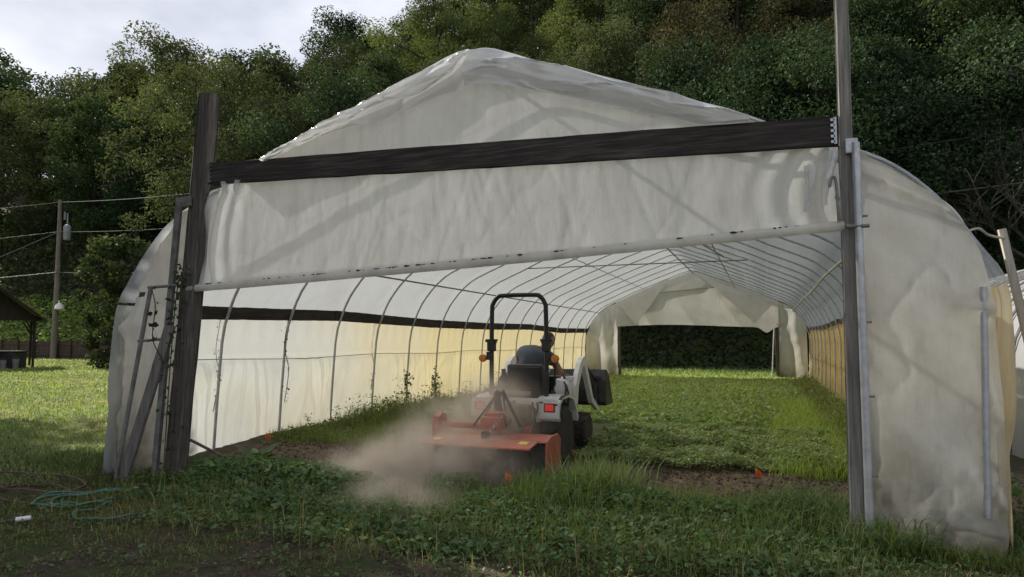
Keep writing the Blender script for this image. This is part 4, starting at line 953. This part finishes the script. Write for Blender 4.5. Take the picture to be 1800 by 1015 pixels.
CXY = (2.90, -5.95)
def at_col(px, Y):
    az = math.atan((px - 900) / 1191) - YAW
    return CXY[0] + (Y - CXY[1]) * math.tan(az), Y
PLACES = [(-40, 'at the left picture edge'), (70, 'above the utility pole'), (185, 'between utility pole and leaning post'), (300, 'just left of the leaning post'), (415, 'just right of the leaning post'),
          (530, 'over the left roof slope'), (640, 'left of the gable peak'), (755, 'beside the gable peak'), (870, 'behind the gable peak'), (985, 'right of the gable peak'), (1100, 'over the right roof slope'),
          (1215, 'over the lower right slope'), (1330, 'over the right end of the beam'), (1440, 'just left of the tall grey post'), (1555, 'just right of the tall grey post'), (1670, 'above the right end panel'), (1790, 'at the right picture edge')]
ROWN = ['foremost row', 'second row', 'third row', 'fourth row', 'fifth row', 'topmost row']
KINDS_COL = {0: ['mid', 'olive', 'dark', 'mid', 'dark', 'dark'], 1: ['dark', 'mid', 'olive', 'dark', 'mid', 'dark'], 2: ['grey', 'dark', 'mid', 'dark', 'dark', 'dark'], 3: ['dark', 'olive', 'olive', 'russet', 'mid', 'dark'],
             4: ['olive', 'olive', 'dark', 'olive', 'dark', 'dark'], 5: ['olive', 'grey', 'olive', 'mid', 'olive', 'mid'], 6: ['dark', 'mid', 'olive', 'grey', 'dark', 'dark'], 7: ['mid', 'yellow', 'yellow', 'dark', 'mid', 'dark'],
             8: ['dark', 'yellow', 'yellow', 'olive', 'dark', 'dark'], 9: ['dark', 'olive', 'yellow', 'mid', 'dark', 'mid'], 10: ['dark', 'mid', 'olive', 'dark', 'mid', 'dark'], 11: ['dark', 'russet', 'mid', 'olive', 'dark', 'dark'],
             12: ['dark', 'russet', 'olive', 'dark', 'mid', 'dark'], 13: ['dark', 'dark', 'mid', 'dark', 'dark', 'dark'], 14: ['dark', 'dark', 'dark', 'mid', 'dark', 'dark'], 15: ['dark', 'mid', 'dark', 'dark', 'grey', 'dark'], 16: ['dark', 'dark', 'grey', 'dark', 'dark', 'dark']}
rt = random.Random(21)
ROWY = [38.5, 48, 59, 71, 84, 99]
for ci, (px, place) in enumerate(PLACES):
    for ri, Y in enumerate(ROWY):
        if px < 690 and ri == 5: continue
        if px < 330 and ri == 0: continue
        x, y = at_col(px + rt.uniform(-38, 38) + (55 if ri % 2 else 0), Y + rt.uniform(-3, 3))
        k = KINDS_COL[ci][ri]
        sc = rt.uniform(1.05, 1.45) * (.6 if ri == 0 and px < 330 else 1) * ((1.4 if px < 0 else 1.1) if px < 340 and ri > 1 else 1)
        plant_tree(x, y, rt.randrange(6) if (px < 500 and ri > 0) or ri > 2 else 6 + rt.randrange(3), k, sc, f"{LOOK[k]} forest tree in the {ROWN[ri]}, {place}", 'trees on the wooded hillside')
# unseen trees added out to the left to shade the yard
for i, (x, y, v, s, lab) in enumerate(((-16.5, -1.4, 9, 1.2, 'tall unseen tree nearest the tunnel, added to shade the yard'), (-24.5, 1.4, 9, 1.35, 'tallest unseen tree farther out, added to shade the yard'), (-20.5, -3.4, 9, 1.35, 'broad unseen tree between the two tallest, added to shade the yard'),
                              (-16, -8.5, 9, 1.25, 'third unseen tree out to the left, added to shade the yard'), (-25, -8, 9, 1.4, 'last unseen tree out to the left, added to shade the yard'), (-11, -9.5, 9, .95, 'smaller unseen tree nearest the camera, added to shade the yard'))):
    plant_tree(x, y, v, 'mid', s, lab, 'unseen trees added to shade the yard')

# shrub beside the pole, and bare branching tree on the right
def shrub(name, x, y, H, Rr, mat, label, cat, seed, leaf=.22, per=150, ncl=40, lo=.05):
    tm, V, F, C = make_tree(seed, H, Rr, ncl, per, leaf, lo)
    e = empty(name, (x, y, float(gz(x, y))), 0, label=label, cat=cat); link('trunk', tm, None, e)
    me = np_mesh('crown', V, F, C); me.materials.append(LEAF[mat]); link('crown', me, None, e); return e
shrub('shrub', -31.2, 22.6, 7.6, 2.5, 'olive', 'tall ragged olive shrub with pale leaf tips beside the tunnel shoulder', 'shrub', 71, .34, 110)
shrub('shrub', -28.2, 23.4, 5.6, 2.2, 'russet', 'brownish leggy shrub against the tunnel edge', 'shrub', 72, .22, 60)
def bare_tree(x, y, H, seed, label):
    r = random.Random(seed); t = MB()
    def br(p, d, L, rad, lev):
        pts = [p]; q = Vector(p); dd = Vector(d).normalized()
        for i in range(4): dd = (dd + Vector((r.uniform(-.25, .25), r.uniform(-.25, .25), r.uniform(-.1, .18)))).normalized(); q = q + dd * L / 4; pts.append(q.copy())
        t.tube(pts, list(np.linspace(rad, rad * .45, 5)), 6 if lev < 2 else 4, cap=False)
        if lev < 4:
            for k in range(5 if lev == 0 else 4):
                b = pts[r.choice((2, 3, 4))]; nd = (dd + Vector((r.uniform(-1, 1), r.uniform(-1, 1), r.uniform(-.35, .5)))).normalized(); br(b, nd, L * r.uniform(.5, .72), rad * .5, lev + 1)
    e = empty('tree', (x, y, float(gz(x, y))), label=label, cat='tree')
    br(Vector((0, 0, -.2)), Vector((-.1, 0, 1)), H * .42, H * .016, 0)
    me = bpy.data.meshes.new('branches'); me.from_pydata(t.v, [], t.f); me.update(); me.materials.append(M['twig']); link('branches', me, None, e)
bare_tree(15.2, 30, 14.5, 5, 'half bare grey tree with fine drooping branches at the right picture edge')
bare_tree(16.5, 33, 17, 15, 'tall grey twiggy tree rising behind the second tunnel')
bare_tree(9.4, 31, 9, 8, 'small leafless tree in front of dark forest, right of the grey post')

# ------------------------------------------------------------------ undergrowth on the hill foot and bank
def pick(n, x0, x1, y0, y1): return np.stack([x0 + (x1 - x0) * rng.random(n), y0 + (y1 - y0) * rng.random(n)], -1)
def drop(p, z=0.): return np.stack([p[:, 0], p[:, 1], gz(p[:, 0], p[:, 1]) + z], -1)
def rnorm(n, up=1.): return rng.normal(size=(n, 3)) * .6 + np.array([[0, 0, up]])
GM = m_leaf('ground_foliage', (1.45, 1.42, 1.35), .35, .55, .3, 0.0)
def stuff(name, parts, label, mat=GM, cat=None):
    V, F, C = cat_geo(parts); me = np_mesh(name, V, F, C); me.materials.append(mat)
    return tag(link(name, me), label, cat, kind='stuff')
# brush behind the tunnel, forest shade put into its dark leaf colour
P = pick(30000, -26, 26, 29, 46); keep = rng.random(len(P)) < np.clip((P[:, 1] - 28) / 5, .05, 1); P = P[keep]; n = len(P)
hgt = (.4 + 2.6 * sstep(30, 35, P[:, 1]) * fbm(P[:, 0] * .5, P[:, 1] * .5, 3)) * rng.random(n)
stuff('undergrowth', [leaf_cards(drop(P) + np.stack([0 * hgt, 0 * hgt, hgt], -1), .16 + .24 * rng.random(n), rnorm(n, .5), rng.random(n) * 6.28, tints(n, (.026, .036, .015), .45, .25))], 'tangled brush on the bank behind the tunnel, forest shade in its colour')
P = pick(52000, -100, 30, 43, 66); n = len(P); hgt = (.3 + 5.5 * sstep(43, 49, P[:, 1]) * fbm(P[:, 0] * .25, P[:, 1] * .25, 4) ** 1.3) * rng.random(n)
stuff('hillside_brush', [leaf_cards(drop(P) + np.stack([0 * hgt, 0 * hgt, hgt], -1), .3 + .4 * rng.random(n), rnorm(n, .5), rng.random(n) * 6.28, tints(n, (.038, .052, .022), .4, .25))], 'dense brush under the trees of the wooded hillside')
# bright bank behind the fence
P = pick(30000, -82, -22, 34.5, 45); n = len(P); hgt = (.2 + .9 * fbm(P[:, 0] * .5, P[:, 1] * .5, 3)) * rng.random(n)
stuff('bank_weeds', [leaf_cards(drop(P) + np.stack([0 * hgt, 0 * hgt, hgt], -1), .22 + .3 * rng.random(n), rnorm(n, .9), rng.random(n) * 6.28, tints(n, (.16, .21, .07), .4, .25))], 'pale green weeds covering the bank behind the fence')

# ------------------------------------------------------------------ lawn outside, left
def in_view(P, m=.06):
    d = P - np.array(CXY); c, s = math.cos(YAW), math.sin(YAW); fz = -s * d[:, 0] + c * d[:, 1]; fx = c * d[:, 0] + s * d[:, 1]
    return (fz > 1.5) & (np.abs(fx / np.maximum(fz, .1)) < 900 / 1191 + m), fz
def lawn_pts(n, x0, x1, y0, y1, pw=1.4):
    P = pick(n, x0, x1, y0, y1); v, fz = in_view(P); keep = v & (rng.random(n) < np.clip(9 / fz, 0, 1) ** pw); return P[keep], fz[keep]
P, fz = lawn_pts(900000, -62, -4.7, -1.0, 34, 1.5); n = len(P)
pt = fbm(P[:, 0] * .35, P[:, 1] * .35, 4)[:, None]; dry = sstep(.56, .74, fbm(P[:, 0] * .6 + 9, P[:, 1] * 1.0, 3))[:, None]
c = tints(n, (.15, .205, .068), .35, .2) * (.75 + .5 * pt); c = c * (1 - .6 * dry) + tints(n, (.30, .27, .15), .3, .1) * .6 * dry
k = np.clip(fz / 9, 1, 6)
stuff('lawn_grass', [blades(drop(P), (.05 + .07 * rng.random(n)) * (.7 + .4 * pt[:, 0]) * k ** .35, .010 * k ** .9, .3 + .8 * rng.random(n), rng.random(n) * 6.28, c)], 'sunlit mown grass stretching left of the tunnel')
# dark clods and weeds along the shaded edge by the tunnel corner
# ------------------------------------------------------------------ foreground and tunnel floor
grass, broad = [], []
def add_grass(P, h0, h1, w0, w1, col, lean=(.2, 1.0), var=.35):
    n = len(P); 
    if n: grass.append(blades(drop(P, -.005), h0 + (h1 - h0) * rng.random(n) ** 1.5, w0 + (w1 - w0) * rng.random(n), lean[0] + (lean[1] - lean[0]) * rng.random(n), rng.random(n) * 6.28, tints(n, col, var, .25)))
def add_broad(P, hmax, s0, s1, col, up=.9, asp=.75, var=.35, hp=1.0):
    n = len(P); h = hmax * rng.random(n) ** hp if np.isscalar(hmax) else hmax * rng.random(n) ** hp
    if n: broad.append(leaf_cards(drop(P) + np.stack([0 * h, 0 * h, h + .01], -1), s0 * .7 + (s1 * 1.1 - s0 * .7) * rng.random(n) ** 1.5, rnorm(n, up), rng.random(n) * 6.28, tints(n, col, var, .25), asp * (.35 + .85 * rng.random(n)), .12))
# yard: patchy short grass over dark soil
P = pick(150000, -9, 7, -3.6, .9); P = P[in_view(P)[0]]; d = fbm(P[:, 0] * 1.1 + 3, P[:, 1] * 1.1, 4)
lf = sstep(-1.0, -3.0, P[:, 0]); keep = rng.random(len(P)) < np.clip((d - .46) * 5.5 + .22 * lf + .3 * sstep(3.6, 4.4, P[:, 0]), .05, .9); P = P[keep]
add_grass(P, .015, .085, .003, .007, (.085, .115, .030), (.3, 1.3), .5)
P2 = P[rng.random(len(P)) < .10]; add_grass(P2, .03, .11, .003, .007, (.22, .19, .085), (.4, 1.6))
P = pick(60000, -8, 7, -3.6, .9); P = P[in_view(P)[0]]; d = fbm(P[:, 0] * 2.2, P[:, 1] * 2.2 + 7, 4); P = P[(d > .53) | (rng.random(len(P)) < .05)]
add_broad(P, .045, .018, .045, (.075, .125, .045), 1.0, .8, .4)
# left weed mound
def blob(n, cx, cy, rx, ry, tilt=0., pw=.7):
    a = rng.random(n) * 6.28; r = rng.random(n) ** pw * (.72 + .6 * fbm(np.cos(a) * 1.6 + cx * 3.1, np.sin(a) * 1.6 + cy * 2.3, 3)) * (1 + .28 * rng.random(n) ** 3); x = rx * r * np.cos(a); y = ry * r * np.sin(a)
    return np.stack([cx + x * math.cos(tilt) - y * math.sin(tilt), cy + x * math.sin(tilt) + y * math.cos(tilt)], -1), np.clip(1 - r, 0, 1)
for (cx, cy, rx, ry, n, hm) in ((-1.95, .25, .95, .55, 5600, .24), (-2.75, .30, .75, .55, 4600, .24), (-1.2, .15, .55, .4, 2600, .20), (-2.6, 1.0, .9, .35, 1800, .10), (-1.5, -.6, .8, .4, 2200, .11), (-2.6, -.5, .5, .3, 900, .08), (-.3, -.9, .7, .35, 1200, .07), (.6, -1.1, .6, .3, 700, .06)):
    p, e = blob(n, cx, cy, rx, ry); add_broad(p, hm * np.sqrt(np.clip(e * 1.6 + .15, 0, 1)), .03, .085, (.070, .128, .050), 1.0, .78, .4, .5)
    p, e = blob(n // 2, cx, cy, rx * 1.1, ry * 1.1); add_grass(p, .06, hm * 1.15 + .06, .004, .008, (.085, .135, .04), (.2, .9))
# small clumps in front of the dust
for (cx, cy, r, n, hm) in ((-.12, .42, .28, 900, .34), (-.75, -.38, .26, 700, .20), (-.35, -.55, .2, 400, .12)):
    p, e = blob(n, cx, cy, r, r); add_grass(p, .08, hm, .004, .008, (.085, .13, .045), (.2, .9)); p, e = blob(n, cx, cy, r, r); add_broad(p, hm * .6, .025, .06, (.08, .14, .055), .9)
# right weed band
for (cx, cy, rx, ry, n, hm, gr) in ((1.15, .50, .5, .5, 3800, .26, 1.5), (.55, .15, .5, .35, 1600, .14, .8), (1.65, .38, .75, .45, 4400, .20, .5), (2.45, .35, .75, .42, 4000, .16, .5), (3.1, .40, .45, .5, 3000, .20, 1.2), (.75, -.2, .8, .45, 2300, .13, .6), (1.9, -.25, 1.1, .5, 2900, .11, .6), (3.0, -.25, .7, .45, 1900, .10, .8), (1.3, -.75, .9, .35, 900, .06, .5), (2.6, -.8, .8, .3, 800, .06, .6)):
    p, e = blob(n, cx, cy, rx, ry); add_broad(p, hm * np.sqrt(np.clip(e * 1.6 + .15, 0, 1)), .025, .075, (.072, .125, .045), 1.0, .72, .4, .5)
    p, e = blob(int(n * gr), cx, cy, rx * 1.1, ry * 1.1); add_grass(p, .08, hm * 1.35 + .08, .004, .009, (.095, .145, .042), (.15, .9))
p, e = blob(1100, 1.32, .8, .38, .5); add_grass(p, .25, .58, .006, .012, (.14, .185, .075), (.15, .7))
p, e = blob(420, 2.25, .85, .9, .3); add_grass(p, .12, .34, .004, .007, (.17, .17, .075), (.1, .6))
p, e = blob(1000, 3.25, .65, .4, .55); add_grass(p, .15, .42, .005, .011, (.085, .135, .05), (.3, 1.0))
p, e = blob(520, 3.72, -.18, .30, .14); add_grass(p, .12, .42, .006, .013, (.10, .15, .055), (.3, 1.3))
p, e = blob(1500, 4.2, -.22, .6, .12); add_grass(p, .05, .2, .005, .009, (.12, .16, .05), (.3, 1.1))
p, e = blob(600, 4.9, .2, .3, .5); add_grass(p, .1, .35, .006, .010, (.06, .10, .035), (.3, 1.0)); p, e = blob(900, 5.1, .8, .4, .7); add_broad(p, .4, .05, .1, (.06, .10, .035))
P = pick(16000, -3.4, 3.6, -1.2, .8); P = P[fbm(P[:, 0] * 2.6 + 5, P[:, 1] * 2.6, 3) > .56]; add_grass(P, .03, .17, .003, .008, (.10, .135, .042), (.2, 1.3), .5)
P = pick(2600, -3.4, 3.6, -1.6, 1.2); add_grass(P, .08, .34, .003, .006, (.20, .18, .085), (.1, .9), .4)
p, e = blob(1100, 4.28, .42, .16, .22); add_broad(p, 1.15, .04, .10, (.05, .085, .03), .4)
P = pick(30000, -3.3, 3.6, -1.5, .9); P = P[fbm(P[:, 0] * 2.0 + 2, P[:, 1] * 2.0 + 9, 4) > .55]; add_broad(P, .10, .02, .065, (.085, .135, .05), 1.0, .8, .45, .8)
# base of the left post and corner
p, e = blob(1800, -3.2, -.1, .55, .25); add_broad(p, .14, .02, .06, (.075, .12, .045)); p, e = blob(2600, -5.2, .6, 1.0, .8); add_grass(p, .05, .2, .005, .010, (.065, .10, .03), (.3, 1.0))
p, e = blob(1400, -3.5, -.25, .8, .35); add_grass(p, .04, .15, .004, .008, (.08, .11, .03), (.3, 1.1))
# tilled bed: stray blades only
P = pick(1500, -4, 3.8, 1.2, 2.6); add_grass(P, .03, .12, .003, .006, (.16, .17, .07), (.3, 1.2))
# weeds along the left wall
for y in np.arange(3.0, 21, .30):
    q = float(fbm(y * 2.3, 2.2, 3)); hm = (.06 + .75 * max(q - .32, 0)) * min(1, .45 + (y - 3) * .2); far = max(1, (y + 6) / 10); xx = -4.15 + .30 * float(fbm(y * 1.9, 7.7, 2) - .3)
    p, e = blob(int(330 / far * (.4 + q)), xx, y, .30 + .2 * q, .3); add_broad(p, hm * (.35 + .65 * e), .022 * far ** .5, .07 * far ** .5, (.10, .15, .052), .7, .7, .45, .7)
    p, e = blob(int(300 / far), xx + .1, y, .5, .35); add_grass(p, .06, hm * 1.2 + .1, .004 * far ** .7, .008 * far ** .7, (.13, .17, .055))
    for q_ in range(2):
        sx, sy = xx + rng.normal() * .2, y + rng.normal() * .15; hs = hm * (1.0 + 1.0 * rng.random()) + .1; m_ = int(26 / far ** .5); tz = rng.random(m_) ** .7
        P = np.stack([sx + .05 * rng.normal(size=m_), sy + .05 * rng.normal(size=m_)], -1); z_ = tz * hs
        broad.append(leaf_cards(drop(P) + np.stack([0 * z_, 0 * z_, z_], -1), (.025 + .03 * rng.random(m_)) * far ** .4, rnorm(m_, .4), rng.random(m_) * 6.28, tints(m_, (.10, .15, .05), .4, .2), .6, .12))
        grass.append(blades(drop(P[:1]), np.array([hs]), np.array([.008 * far ** .5]), np.array([.08]), np.array([1.0]), tints(1, (.10, .12, .05))))
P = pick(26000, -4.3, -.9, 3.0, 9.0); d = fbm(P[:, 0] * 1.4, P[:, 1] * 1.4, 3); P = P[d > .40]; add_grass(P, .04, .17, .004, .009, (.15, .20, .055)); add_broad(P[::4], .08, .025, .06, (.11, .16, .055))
# clover bed
P = pick(105000, .45, 4.1, 2.45, 10.5); d = fbm(P[:, 0] * 1.5 + 4, P[:, 1] * 1.5, 3)
ed = 2.55 + .35 * fbm(P[:, 0] * 1.2, 3.3, 3) + .25 * sstep(1.6, .6, P[:, 0]); ok = (P[:, 1] > ed) & (rng.random(len(P)) < np.clip(14 / (P[:, 1] + 6) - .2, .25, 1)); P, d = P[ok], d[ok]
k = ((P[:, 1] + 6) / 9) ** .6; n = len(P); hh = (.06 + .15 * sstep(.35, .62, d)) * np.sqrt(rng.random(n)) * (1 - .45 * sstep(5, 8, P[:, 1]))
hh = hh * (.75 + .5 * fbm(P[:, 0] * 4, P[:, 1] * 4, 2)); row = .82 + .18 * np.sin(P[:, 0] * 6.0 + .6 * np.sin(P[:, 1] * 2))
broad.append(leaf_cards(drop(P) + np.stack([0 * hh, 0 * hh, hh * row + .01], -1), (.020 + .036 * rng.random(n)) * k, rnorm(n, 1.1), rng.random(n) * 6.28, tints(n, (.185, .25, .11), .35, .2), .8, .1))
# bright grass on the right side and far floor
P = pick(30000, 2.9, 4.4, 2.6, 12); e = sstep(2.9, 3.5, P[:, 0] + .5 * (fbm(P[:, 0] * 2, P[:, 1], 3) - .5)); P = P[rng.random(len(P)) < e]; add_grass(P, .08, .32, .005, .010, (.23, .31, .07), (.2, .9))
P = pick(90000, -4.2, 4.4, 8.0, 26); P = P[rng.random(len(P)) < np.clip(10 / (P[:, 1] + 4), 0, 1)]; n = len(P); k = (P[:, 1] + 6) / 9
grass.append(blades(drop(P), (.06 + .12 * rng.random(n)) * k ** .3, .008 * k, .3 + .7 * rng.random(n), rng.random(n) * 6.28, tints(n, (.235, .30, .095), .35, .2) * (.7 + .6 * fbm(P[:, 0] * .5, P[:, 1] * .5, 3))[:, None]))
P = pick(14000, -4, 4, 7, 24); n = len(P); broad.append(leaf_cards(drop(P, .08), .08 + .1 * rng.random(n), rnorm(n, 1.2), rng.random(n) * 6.28, tints(n, (.155, .225, .08), .35, .2), .8, .1))
P = pick(26000, -12, 14, 23, 33); n = len(P); grass.append(blades(drop(P), .12 + .2 * rng.random(n), .03 + .02 * rng.random(n), .3 + .7 * rng.random(n), rng.random(n) * 6.28, tints(n, (.10, .15, .045), .35, .2)))
# weeds along the right wall
for y in np.arange(2.5, 20, .5):
    far = max(1, (y + 6) / 10); p, e = blob(int(260 / far), 4.15, y, .3, .4); add_grass(p, .1, .42, .005 * far, .009 * far, (.14, .16, .06)); p, e = blob(int(160 / far), 4.2, y, .25, .4); add_broad(p, .35, .03, .07, (.11, .145, .055))
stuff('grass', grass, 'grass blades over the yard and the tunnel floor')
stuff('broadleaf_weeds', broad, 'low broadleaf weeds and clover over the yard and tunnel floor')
# soil crumbs on the tilled strip and bare yard
P = np.concatenate([pick(6500, -4.1, 4.0, 1.1, 2.9), pick(4200, -5, 5, -3.2, .6)]); n = len(P); sz = .006 + .022 * rng.random(n) ** 3
oc = np.array([(1, 0, 0), (-1, 0, 0), (0, 1, 0), (0, -1, 0), (0, 0, .8), (0, 0, -.6)], float); of = np.array([(0, 2, 4), (2, 1, 4), (1, 3, 4), (3, 0, 4), (2, 0, 5), (1, 2, 5), (3, 1, 5), (0, 3, 5)])
Vc = (drop(P, .003)[:, None, :] + oc[None] * sz[:, None, None] * (.6 + .8 * rng.random((n, 6, 1)))).reshape(-1, 3); Fc = (np.arange(n)[:, None, None] * 6 + of[None]).reshape(-1, 3)
M['clod'] = m_plain('soil_crumbs', (.13, .095, .068), (.06, .042, .03), .95, 0, 14, None, .3, .1)
me = np_mesh('soil_crumbs', Vc, Fc); me.materials.append(M['clod']); tag(link('soil_crumbs', me), 'loose crumbs of dug brown soil', None, kind='stuff')

# ------------------------------------------------------------------ single plants
def rosette(name, x, y, nl, L, Wd, col, label, cat, seed, up=.7):
    r = random.Random(seed); e = empty(name, (x, y, float(gz(x, y))), label=label, cat=cat); lm = m_leaf(name + '_leaf', col, .3, .45, .4, .1)
    for k in range(nl):
        a = k * 2.4 + r.uniform(-.3, .3); l = L * r.uniform(.7, 1.1); el = up * r.uniform(.6, 1.25); v = []
        for i in range(6):
            t = i / 5; w = Wd * math.sin(math.pi * min(t * .92 + .06, 1)) ** .8; rad = l * t * math.cos(el * (1 - .5 * t)); z = l * t * math.sin(el) - .35 * l * t * t
            for s in (-1, 0, 1): v.append((rad * math.cos(a) - s * w * math.sin(a), rad * math.sin(a) + s * w * math.cos(a), z + abs(s) * w * .35))
        f = [(i * 3 + s, i * 3 + s + 1, i * 3 + s + 4, i * 3 + s + 3) for i in range(5) for s in (0, 1)]
        me = bpy.data.meshes.new('leaf'); me.from_pydata(v, [], f); me.update(); at_ = me.color_attributes.new('tint', 'FLOAT_COLOR', 'POINT'); cc = r.uniform(.75, 1.25)
        at_.data.foreach_set('color', [cc, cc, cc, 1] * len(v)); me.materials.append(lm); link('leaf', me, None, e)
rosette('dock_plant', -3.02, .95, 15, .46, .055, (.085, .15, .05), 'broad-leaved dock plant growing beside the leaning post', 'plant', 1, 1.0)
rosette('weed_plant', -.72, -.42, 11, .22, .035, (.11, .18, .08), 'small leafy weed standing alone in front of the dust', 'plant', 2, .8)
rosette('weed_plant', 3.30, -.38, 7, .24, .02, (.12, .17, .06), 'spiky weed tuft at the foot of the grey post', 'plant', 3, .9)
# vines on the leaning post and dry vines on the hoops
def vine(name, pts, rad, nleaf, ls, col, label, cat, seed):
    r = random.Random(seed); g = np.random.default_rng(seed); e = empty(name, pts[0], label=label, cat=cat); o0 = Vector(pts[0]); sp = smoothpts(pts, 6)
    MB().tube([Vector(p) - o0 for p in sp], .006, 5).build('stem', M['bark'], e)
    P = np.array([sp[r.randrange(len(sp))] for _ in range(nleaf)]) - np.array(o0) + g.normal(size=(nleaf, 3)) * rad
    V, F, C = leaf_cards(P, ls * (.5 + g.random(nleaf)), g.normal(size=(nleaf, 3)) + np.array([[0, -.5, .3]]), g.random(nleaf) * 6.28, tints(nleaf, (1, 1, 1), .4, .2, g), .7, .15)
    me = np_mesh('foliage', V, F, C); me.materials.append(m_leaf(name + '_leaves', col, .25, .5, .3, 0)); link('foliage', me, None, e)
vine('vine', [(-3.36, -.13, .1), (-3.34, -.13, .8), (-3.30, -.14, 1.5), (-3.27, -.13, 2.1), (-3.2, -.13, 2.35)], .06, 170, .05, (.055, .08, .03), 'green ivy vine climbing the leaning post', 'vine', 1)
vine('vine', [(-3.4, -.16, 1.35), (-3.52, -.2, 1.6), (-3.50, -.2, 1.95), (-3.56, -.2, 2.15)], .04, 16, .075, (.035, .045, .02), 'few dark leaves hanging beside the leaning post against the film', 'vine', 2)
for i, (y, lab) in enumerate(((HOOPY[1], 'dry vine wound round the first visible hoop'), (HOOPY[2], 'dry vine hanging beside the second visible hoop'), (HOOPY[4], 'thin dry vine twisted round the fourth visible hoop'))):
    x = -4.42 + (.0 if i != 1 else .12)
    vine('dry_vine', [(x, y - .02, .6), (x + .03, y + .02, 1.1), (x - .02, y - .03, 1.5), (x + .02, y, 1.95)], .03, 46, .035, (.10, .075, .045), lab, 'vine', 5 + i)
for i, (y, lab) in enumerate(((HOOPY[5], 'green climber on the fifth visible hoop by the wall weeds'), (HOOPY[6], 'green climber on the sixth visible hoop by the wall weeds'))):
    vine('climber', [(-4.40, y, .1), (-4.38, y + .02, .5), (-4.4, y - .02, .85)], .07, 130, .07, (.09, .14, .045), lab, 'vine', 9 + i)

# ------------------------------------------------------------------ dust thrown up by the tiller
def m_dust():
    m, nt, p = newmat('soil_dust'); L = nt.links; nt.nodes.remove(p); out = nt.nodes['Material Output']
    tc = N(nt, 'ShaderNodeTexCoord'); pos = tc.outputs['Object']
    def blobn(c, r, k):
        mp = N(nt, 'ShaderNodeMapping', vector_type='TEXTURE'); mp.inputs['Location'].default_value = c; mp.inputs['Scale'].default_value = r; L.new(pos, mp.inputs[0])
        ln = N(nt, 'ShaderNodeVectorMath', operation='LENGTH'); L.new(mp.outputs[0], ln.inputs[0])
        m_ = N(nt, 'ShaderNodeMapRange', interpolation_type='SMOOTHERSTEP'); m_.inputs[1].default_value = 1; m_.inputs[2].default_value = 0; m_.inputs[3].default_value = 0; m_.inputs[4].default_value = k; L.new(ln.outputs[1], m_.inputs[0]); return m_.outputs[0]
    tot = None
    for (c, r, k) in (((-.65, .80, .22), (.92, .90, .60), 3.4), ((-.95, .60, .15), (1.05, .80, .48), 2.2), ((-.15, 1.05, .22), (.95, .75, .50), 2.4), ((-.20, 1.75, .62), (.85, .95, .80), 1.4), ((-.4, -.15, .05), (.9, .8, .34), 1.4), ((-.8, 1.7, .5), (.8, .95, .65), .6)):
        b = blobn(c, r, k); tot = b if tot is None else mathn(nt, 'ADD', tot, b)
    no = N(nt, 'ShaderNodeTexNoise'); no.inputs['Scale'].default_value = 3.2; no.inputs['Detail'].default_value = 6; no.inputs['Roughness'].default_value = .6; no.inputs['Distortion'].default_value = .6; L.new(pos, no.inputs['Vector'])
    d = mathn(nt, 'MULTIPLY', tot, rng01(nt, no.outputs[0], .36, .62, .05, 2.7))
    v = N(nt, 'ShaderNodeVolumePrincipled'); v.inputs['Color'].default_value = (.93, .81, .67, 1); v.inputs['Anisotropy'].default_value = .2; L.new(d, v.inputs['Density'])
    L.new(v.outputs[0], out.inputs['Volume']); return m
dust = MB().box((-.65, .85, .60), (4.1, 3.8, 1.5)).build('dust_cloud', m_dust(), None, label='tan dust billowing from behind the red tiller', kind='stuff')
